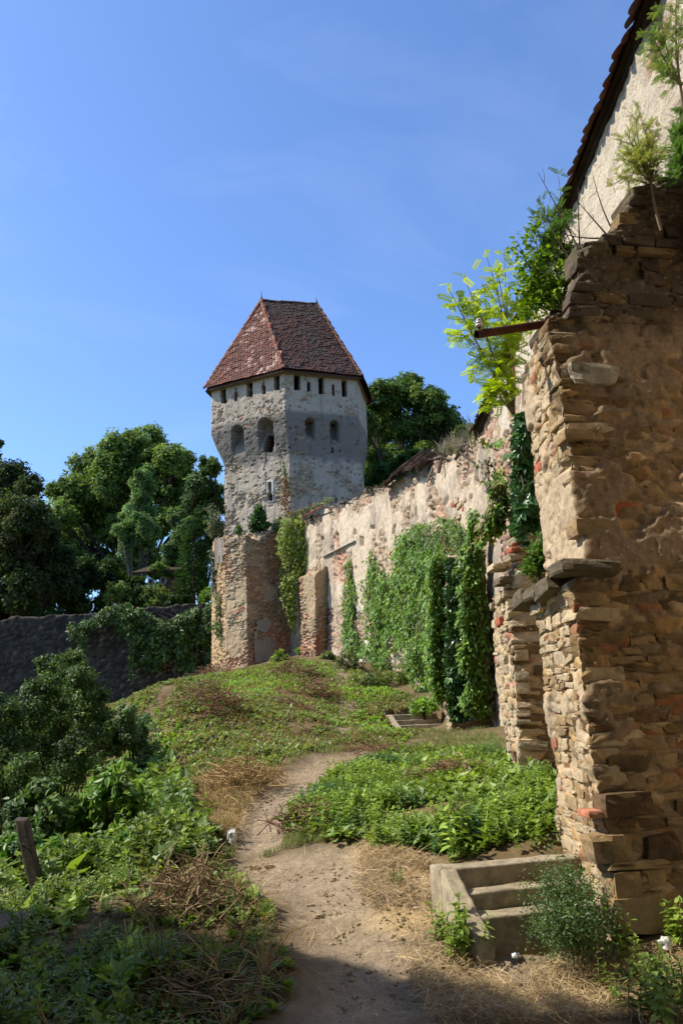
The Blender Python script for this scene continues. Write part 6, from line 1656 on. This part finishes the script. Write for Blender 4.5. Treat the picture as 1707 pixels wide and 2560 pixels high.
tree('ash_tree', 'large round-crowned green ash tree behind the retaining wall', gb(330, 62), lobes_px([(300, 1130, 58), (370, 1112, 52), (435, 1150, 50), (232, 1170, 55), (180, 1230, 48), (262, 1230, 62), (340, 1210, 60), (418, 1225, 55), (462, 1190, 32), (150, 1290, 42), (210, 1320, 55), (295, 1320, 55), (165, 1370, 48), (245, 1400, 48), (140, 1225, 24), (330, 1105, 34), (400, 1300, 45), (360, 1390, 50), (430, 1440, 40), (300, 1430, 46), (110, 1340, 30), (280, 1175, 50), (385, 1165, 50), (450, 1240, 40), (330, 1270, 55), (240, 1280, 50), (470, 1290, 40), (190, 1420, 46)], 62, 2.6, 1), 92000, 0.32, T_MID, 11, 0.45, nclump=60, tight=0.31)
tree('birch_tree', 'slender grey-green birch in front of the large ash', gb(352, 54), lobes_px([(360, 1185, 26), (355, 1225, 36), (345, 1275, 44), (350, 1320, 44), (330, 1365, 36), (375, 1345, 30), (305, 1330, 26)], 54, 0.8, 2), 20000, 0.21, ('#728a52', '#829a60', '#627a44'), 12, 0.16, '#6b675e', nclump=22, tight=0.32)
tree('broadleaf_tree', 'dusky green tree squeezed against the left side of the tower', gb(505, 50), lobes_px([(520, 1165, 30), (500, 1205, 38), (530, 1225, 36), (490, 1265, 40), (470, 1320, 40), (515, 1300, 36), (440, 1380, 44), (450, 1290, 30), (545, 1260, 34), (540, 1330, 34), (520, 1380, 40), (480, 1440, 44)], 50, 1.0, 3), 30000, 0.25, ('#5a7040', '#6a804c', '#4c6036'), 13, 0.2, nclump=22, tight=0.32)
tree('broadleaf_tree', 'very dark dense tree filling the left edge above the retaining wall', gb(40, 47), lobes_px([(30, 1195, 50), (75, 1215, 34), (0, 1265, 72), (60, 1300, 66), (105, 1340, 50), (20, 1390, 80), (115, 1410, 62), (60, 1470, 62), (150, 1400, 36), (-40, 1330, 80), (160, 1470, 42), (0, 1500, 60)], 47, 2.2, 4), 56000, 0.26, ('#3b4a22', '#465428', '#2f3c1b', '#5c5c30'), 14, 0.4, nclump=60, tight=0.34)
tree('cypress_tree', 'thin dark conifer tip at the far left edge', gb(-14, 49), lobes_px([(-6, 1110, 14), (-8, 1140, 17), (-10, 1175, 20), (-12, 1220, 24)], 49, 0.1, 5), 2600, 0.2, T_DRK, 15, 0.12, limb=False)
tree('broadleaf_tree', 'dense dark green tree rising behind the curtain wall right of the tower', gb(1010, 52), lobes_px([(1000, 985, 54), (945, 1000, 50), (1065, 1005, 52), (1108, 1050, 48), (955, 1075, 62), (1035, 1085, 64), (1125, 1110, 44), (930, 1160, 52), (1000, 1170, 60), (1065, 1160, 52), (1160, 1080, 26), (940, 1235, 40), (905, 1060, 40), (1030, 960, 30)], 52, 2.0, 6), 62000, 0.26, ('#566a2e', '#667a38', '#475a26', '#788844'), 16, 0.4, nclump=60, tight=0.31)
tree('broadleaf_tree', 'lower bushy tree between the dark tree and the curtain wall', gb(960, 45), lobes_px([(960, 1190, 36), (1005, 1170, 34), (925, 1220, 34), (1040, 1150, 30), (985, 1215, 30)], 45, 0.8, 7), 11000, 0.22, ('#46652e', '#547438', '#3a5626'), 17, 0.15, nclump=20)
tree('broadleaf_tree', 'shadowy tree mass low behind the retaining wall centre', gb(240, 52), lobes_px([(200, 1440, 50), (270, 1450, 46), (150, 1480, 46), (330, 1480, 36), (100, 1500, 40), (400, 1480, 30), (60, 1520, 42), (10, 1530, 44), (200, 1510, 40), (450, 1490, 34), (100, 1450, 50), (260, 1515, 30)], 52, 1.5, 8), 26000, 0.29, T_DRK, 18, 0.25, nclump=22)
for i_, (u, v, rp, Y, lab, nm) in enumerate([(120, 1535, 26, 45.5, 'dark shrub behind the left part of the retaining wall', T_DRK), (300, 1480, 30, 46.2, 'bright shrub by the outbuilding corner', T_MID), (390, 1490, 32, 46, 'grey-green shrub before the outbuilding wall', T_MID), (350, 1490, 28, 46.5, 'dull shrub under the birch', T_DRK), (525, 1490, 22, 45, 'small yellowish shrub beside the spruce trunk', ('#6f8a38', '#5f7a30')), (440, 1500, 26, 45.5, 'low shrub on the retaining wall below the spruce', T_DRK), (400, 1422, 22, 47.6, 'creeping shrub over the outbuilding roof', T_MID)]):
    tree('shrub', lab, gb(u, Y) if i_ < 6 else P(u, 1440, Y), lobes_px([(u, v, rp), (u - rp * 0.7, v + 8, rp * 0.7), (u + rp * 0.7, v + 6, rp * 0.7)], Y, 0.3, 30 + i_), 2200, 0.17, nm, 40 + i_, 0.05, cat='shrub', group='shrubs behind the retaining wall', nclump=14)
# spruce
sb = gb(492, 46.5); spt = thing('spruce_tree', 'small dark spruce just left of the tower foot', 'tree', sb)
apex = P(480, 1290, 46.5); m = MB(); tube(m, [sb - UPZ * 0.3, sb + (apex - sb) * 0.5, apex], [0.16, 0.09, 0.02], srgb('#4a3d32'), 8); m.build('trunk', M_bark, spt, True)
m = MB(); H_ = apex[2] - P(490, 1490, 46.5)[2]; r = np.random.default_rng(77)
for k in range(1500):
    f = r.random() ** 0.7; z = apex[2] - f * H_; rad = (0.15 + 1.25 * f) * r.uniform(0.25, 1.0); a_ = r.uniform(0, 6.28)
    ax = sb[:2] + (apex - sb)[:2] * (1 - f)
    p = np.array([ax[0] + math.cos(a_) * rad, ax[1] + math.sin(a_) * rad, z - 0.28 * rad])
    leaf_cloud(m, p[None] , np.array([[0, 0, 1.0]]) + r.normal(0, 0.25, (1, 3)), 0.42, cols_of(('#2f4a26', '#3a562c', '#274020'), 1, r), FEATH, np.array([[math.cos(a_), math.sin(a_), -0.35]]), r)
m.build('crown', M_tree, spt)
# bushes of the left bank
def bush(label, lst, Y, n, size, names, seed, base, depth=0.5, tpl=LEAF6, group='bushes on the left bank', nclump=22, tight=0.34, mat=None, cat='bush'):
    return tree('bush', label, base, lobes_px(lst, Y, depth, seed), n, size, names, seed, 0.04, cat=cat, group=group, nclump=nclump, tight=tight, mat=mat or M_leaf, tpl=tpl)
def gxy(u, Y, dz=0): x = P(u, 1800, Y)[0]; return np.array([x, Y, ground1(x, Y) + dz])
B_M = ('#4a6230', '#5a7038', '#3e5228', '#6a7e42')
bush('big dark-hearted bush in front of the retaining wall at left', [(160, 1680, 52), (205, 1700, 46), (115, 1740, 60), (225, 1755, 50), (165, 1770, 70), (60, 1810, 58), (130, 1830, 70), (230, 1830, 56), (185, 1645, 26), (120, 1660, 26), (255, 1790, 36), (100, 1900, 70), (200, 1900, 70), (270, 1880, 40), (40, 1890, 50)], 14.5, 36000, 0.062, B_M, 51, gxy(160, 14.5), 0.9, tpl=LEAF4)
bush('bush at the far left edge below the retaining wall', [(15, 1790, 52), (30, 1860, 52), (5, 1900, 60), (60, 1920, 44), (-30, 1830, 60), (0, 1980, 60), (80, 1980, 50)], 13, 15000, 0.062, B_M, 52, gxy(10, 13), 0.5, tpl=LEAF4)
bush('vine-draped mound at the edge of the slope', [(318, 1790, 30), (350, 1815, 36), (325, 1850, 40), (365, 1870, 34), (345, 1910, 36), (300, 1830, 30)], 15.2, 8000, 0.066, ('#566f44', '#657c50', '#4c6238', '#768a5c'), 53, gxy(345, 15.2), 0.4, tpl=LEAF4)
bush('sunlit large-leaved weed clump in the middle of the left bank', [(275, 1965, 46), (225, 2015, 50), (320, 1990, 44), (270, 2060, 54), (330, 2050, 40), (300, 1935, 26)], 9.2, 2600, 0.105, ('#6a8a3e', '#80994a', '#587434', '#90a654'), 54, gxy(275, 9.2), 0.4, nclump=18)
bush('mixed weed clump with a dry seed head left of the sunlit one', [(110, 1980, 42), (70, 2030, 48), (145, 2030, 44), (110, 2090, 52), (40, 2100, 46), (170, 2100, 44)], 9.0, 3000, 0.08, B_M, 55, gxy(110, 9), 0.4)
bush('leafy weeds around the leaning post', [(190, 2150, 46), (130, 2140, 40), (20, 2150, 44), (60, 2120, 40), (250, 2150, 44), (320, 2120, 40)], 7.9, 2600, 0.07, ('#577c32', '#6a9040', '#48682a'), 56, gxy(160, 7.9), 0.15)
bush('small dark shrub on top of the tower buttress', [(648, 1295, 22), (640, 1315, 20), (660, 1310, 18), (646, 1275, 12)], 37.4, 1500, 0.16, ('#3f5a2a', '#4c6830', '#34501f'), 57, P(650, 1335, 37.4), 0.3, group='shrubs on the masonry', cat='shrub')
bush('tiny shrub on the left shoulder of the tower buttress', [(597, 1318, 8), (597, 1330, 8)], 37.0, 160, 0.13, ('#4c6830', '#5f7a38'), 58, P(598, 1345, 37.0), 0.05, group='shrubs on the masonry', cat='shrub')
bush('loose pale shrub between the tower buttress and the red creeper', [(690, 1320, 18), (700, 1300, 14)], 37.6, 420, 0.14, ('#7a8a58', '#69794a', '#8a8a60'), 59, P(690, 1345, 37.6), 0.2, group='shrubs on the masonry', cat='shrub')
for i_, (u, v, rp, Y, lab, nm) in enumerate([(870, 1650, 30, 31, 'brownish bramble mound at the wall foot', ('#5f6a38', '#6f6a40', '#4c5a2c')), (760, 1625, 14, 34.6, 'small green shrub at the foot of the brick buttress', G_FRESH), (930, 1690, 34, 27.5, 'green bramble heap under the forked creeper', G_MID), (1000, 1680, 34, 25, 'yellowish bramble heap under the broad creeper', ('#7a8a3c', '#68803a', '#8a8a4c')), (1060, 1760, 24, 21, 'light green shrub above the far stairs', ('#7f9a40', '#8aa84a', '#6b8a38')), (700, 1640, 18, 34.5, 'bright shrub before the tower buttress', G_FRESH), (1210, 1790, 26, 16, 'pale grassy clump at the foot of the tall creeper', ('#8a9a58', '#7a8a48', '#9aa068')), (1380, 1960, 34, 9.4, 'rank weed clump between the first two buttresses', G_FRESH), (820, 1640, 14, 33.5, 'little bramble in the shadow of the brick buttress', G_MID)]):
    b_ = G(u, v + rp * 0.8); bush(lab, [(u, v, rp), (u - rp * 0.9, v + rp * 0.35, rp * 0.75), (u + rp * 0.9, v + rp * 0.3, rp * 0.7), (u, v + rp * 0.6, rp * 0.8)], b_[1], 900, 0.10 if Y > 20 else 0.07, nm, 60 + i_, b_, 0.2, group='shrubs along the wall foot', nclump=12, cat='shrub', tpl=LEAF4 if Y > 15 else LEAF6)
# brush heaps of cut stems
def heap(label, u, v, rad, hgt_, n, cols_, seed, upright=0.3):
    r = np.random.default_rng(seed); b_ = G(u, v); m = MB(); c_ = cols_of(cols_, n, r)
    for k in range(n):
        a = b_ + np.array([float(np.clip(r.normal(0, rad * 0.5), -rad, rad)), float(np.clip(r.normal(0, rad * 0.4), -rad, rad)), 0]); d2 = ((a[:2] - b_[:2]) ** 2).sum() / rad ** 2
        a[2] = ground1(a[0], a[1]) + hgt_ * r.random() * math.exp(-d2)
        dr = unit(np.array([r.normal(), r.normal() * 0.7, abs(r.normal()) * upright + 0.02])); L = rad * r.uniform(0.35, 0.9)
        tube(m, bez(a - dr * L * 0.3, a + dr * L * 0.7, r.normal(0, 0.22, 3) * L, 5), np.linspace(0.006, 0.002, 5) * (0.6 + 0.05 * b_[1]), c_[k], 4, False)
    o = m.build('brush_heap', M_twig); return tag(o, label, 'brush', 'heaps of cut brush')
BR = ('#7a5a42', '#8c6c50', '#694c3a', '#9c8468')
heap('heap of cut stems with upright stubble near the camera at left', 470, 2290, 0.42, 0.34, 260, ('#9c8464', '#7a6048', '#5f4a3a', '#b09a78'), 1, 1.0)
heap('brown brush heap on the crest before the tower buttress', 735, 1690, 0.75, 0.5, 170, BR, 2)
heap('round dark brush heap in the middle of the upper slope', 790, 1745, 0.7, 0.5, 170, BR, 3)
heap('flat brush heap below the round dark one', 740, 1775, 0.6, 0.25, 120, BR, 4)
heap('long brush heap on the left part of the slope', 500, 1770, 0.8, 0.5, 170, BR, 5)
heap('reddish brush heap right of the long one', 560, 1790, 0.5, 0.5, 120, ('#6b4636', '#7d5a44', '#5c3f32'), 6)
heap('brown brush heap by the rampart corner', 520, 1695, 0.9, 0.5, 170, BR, 7)
heap('straw-coloured heap left of the upper path', 590, 1965, 0.55, 0.3, 200, ('#a58a60', '#8c7048', '#b59c70'), 8)
heap('dark heap at the nettle edge beside the path', 770, 2075, 0.40, 0.25, 150, BR, 9)
heap('brown cuttings under the nettle bank', 1120, 1945, 0.5, 0.2, 120, BR, 10)
heap('brown cuttings where the path forks', 950, 1885, 0.6, 0.12, 110, BR, 11)
heap('dry cuttings in the shade at the bottom of the picture', 470, 2500, 0.45, 0.1, 160, ('#8c7454', '#6f5a42', '#a08a68'), 12)
# dry weeds standing on the wall head
m = MB(); pos = []
for k in range(420):
    Y = rng.uniform(18.2, 37) if k % 3 == 0 else rng.uniform(18.2, 22.5); q, n_, d_ = cw_at(Y); pos.append(q - n_ * rng.uniform(0.0, 0.8) + UPZ * rng.uniform(-0.1, 0.05))
pos = np.array(pos)
for k in range(3): scatter(m, TUFT[k], pos[k::3], rng.uniform(0.3, 0.85, len(pos[k::3])) * np.where(pos[k::3][:, 1] < 23, 1.0, 0.6), cols_of(('#8a7d62', '#77705a', '#9a9078', '#7a8050'), len(pos[k::3])), 0.25)
o = m.build('dry_weeds', M_grass); tag(o, 'dry grey weeds standing along the curtain wall head', 'weeds', kind='stuff')
# trees behind and beside the photographer: one throws its shade across the foreground, the others are unseen and added to block sky light
_ct = 1 / math.tan(SUN_EL)
def shade(tx, ty, h, rad): return (tx + SUN_AZ[0] * _ct * h, ty + SUN_AZ[1] * _ct * h, h + 0.15, rad)
tree('broadleaf_tree', 'tree standing beside the path, out of the picture at left, with added sky-blocking canopy', np.array([-8.8, 3.0, ground1(-8.8, 3.0)]), [shade(*q) for q in [(-3.2, 5.2, 7.4, 0.9), (-2.3, 4.9, 7.8, 0.9), (-1.4, 5.0, 7.5, 0.8), (-0.7, 5.05, 7.9, 0.65), (-0.15, 5.0, 7.4, 0.55), (0.3, 4.6, 7.6, 0.55), (-2.0, 5.75, 7.1, 0.35), (0.9, 4.55, 7.5, 0.3), (1.5, 4.5, 7.7, 0.28), (-3.6, 4.0, 7.8, 1.2), (-2, 3.9, 8.2, 1.1), (-0.4, 4.0, 8.0, 1.0), (0.9, 3.8, 8.0, 0.7), (2.0, 3.9, 8.0, 0.6), (-1.2, 5.75, 7.3, 0.22)]] + [(-6.0, 2.0, 9.0, 1.6), (-3.8, 1.2, 9.6, 1.6), (-1.6, 0.6, 9.8, 1.6), (0.4, 0.2, 9.6, 1.5), (-5.0, -0.6, 9.6, 1.7), (-2.4, -1.4, 10, 1.7), (1.6, -1.6, 9.6, 1.6), (-0.4, 2.0, 10.4, 1.1), (-3.0, 2.6, 10.4, 1.1)], 38000, 0.25, T_MID, 91, 0.25, nclump=24, group='trees behind the photographer')  # second lobe list is overhead canopy added to cut sky light
for i_, (x, y, hh, rr) in enumerate([(-13, -8, 16, 5.5), (-5, -8.5, 18, 5.5), (4, -8, 18, 5.5), (12, -7, 17, 5.5), (-20, -5, 12, 4.5), (-12, -2.5, 15, 4.2), (-21, -1.5, 15, 4.2), (-3, -4.5, 15, 4.0), (3.5, -3.5, 15, 3.8)]):
    b_ = np.array([x, y, ground1(x, y)]); rr_ = np.random.default_rng(200 + i_)
    lb = [(x + rr_.normal(0, rr * 0.5), y + rr_.normal(0, rr * 0.4), hh * rr_.uniform(0.25, 0.95), rr * rr_.uniform(0.4, 0.62)) for k in range(14)]
    tree('broadleaf_tree', ['added sky-blocking tree behind the photographer, farthest left', 'added sky-blocking tree behind the photographer, left of the middle', 'added sky-blocking tree behind the photographer, right of the middle', 'added sky-blocking tree behind the photographer, farthest right', 'added sky-blocking tree behind the photographer on the lower bank', 'added sky-blocking tall tree, nearest behind the photographer at left', 'added sky-blocking tall tree far left beyond the lower bank', 'added sky-blocking tree closest behind the photographer', 'added sky-blocking tree behind the photographer beside the fortress wall'][i_], b_, lb, 5000, 1.6, T_DRK, 210 + i_, 0.35, nclump=20, group='trees behind the photographer')
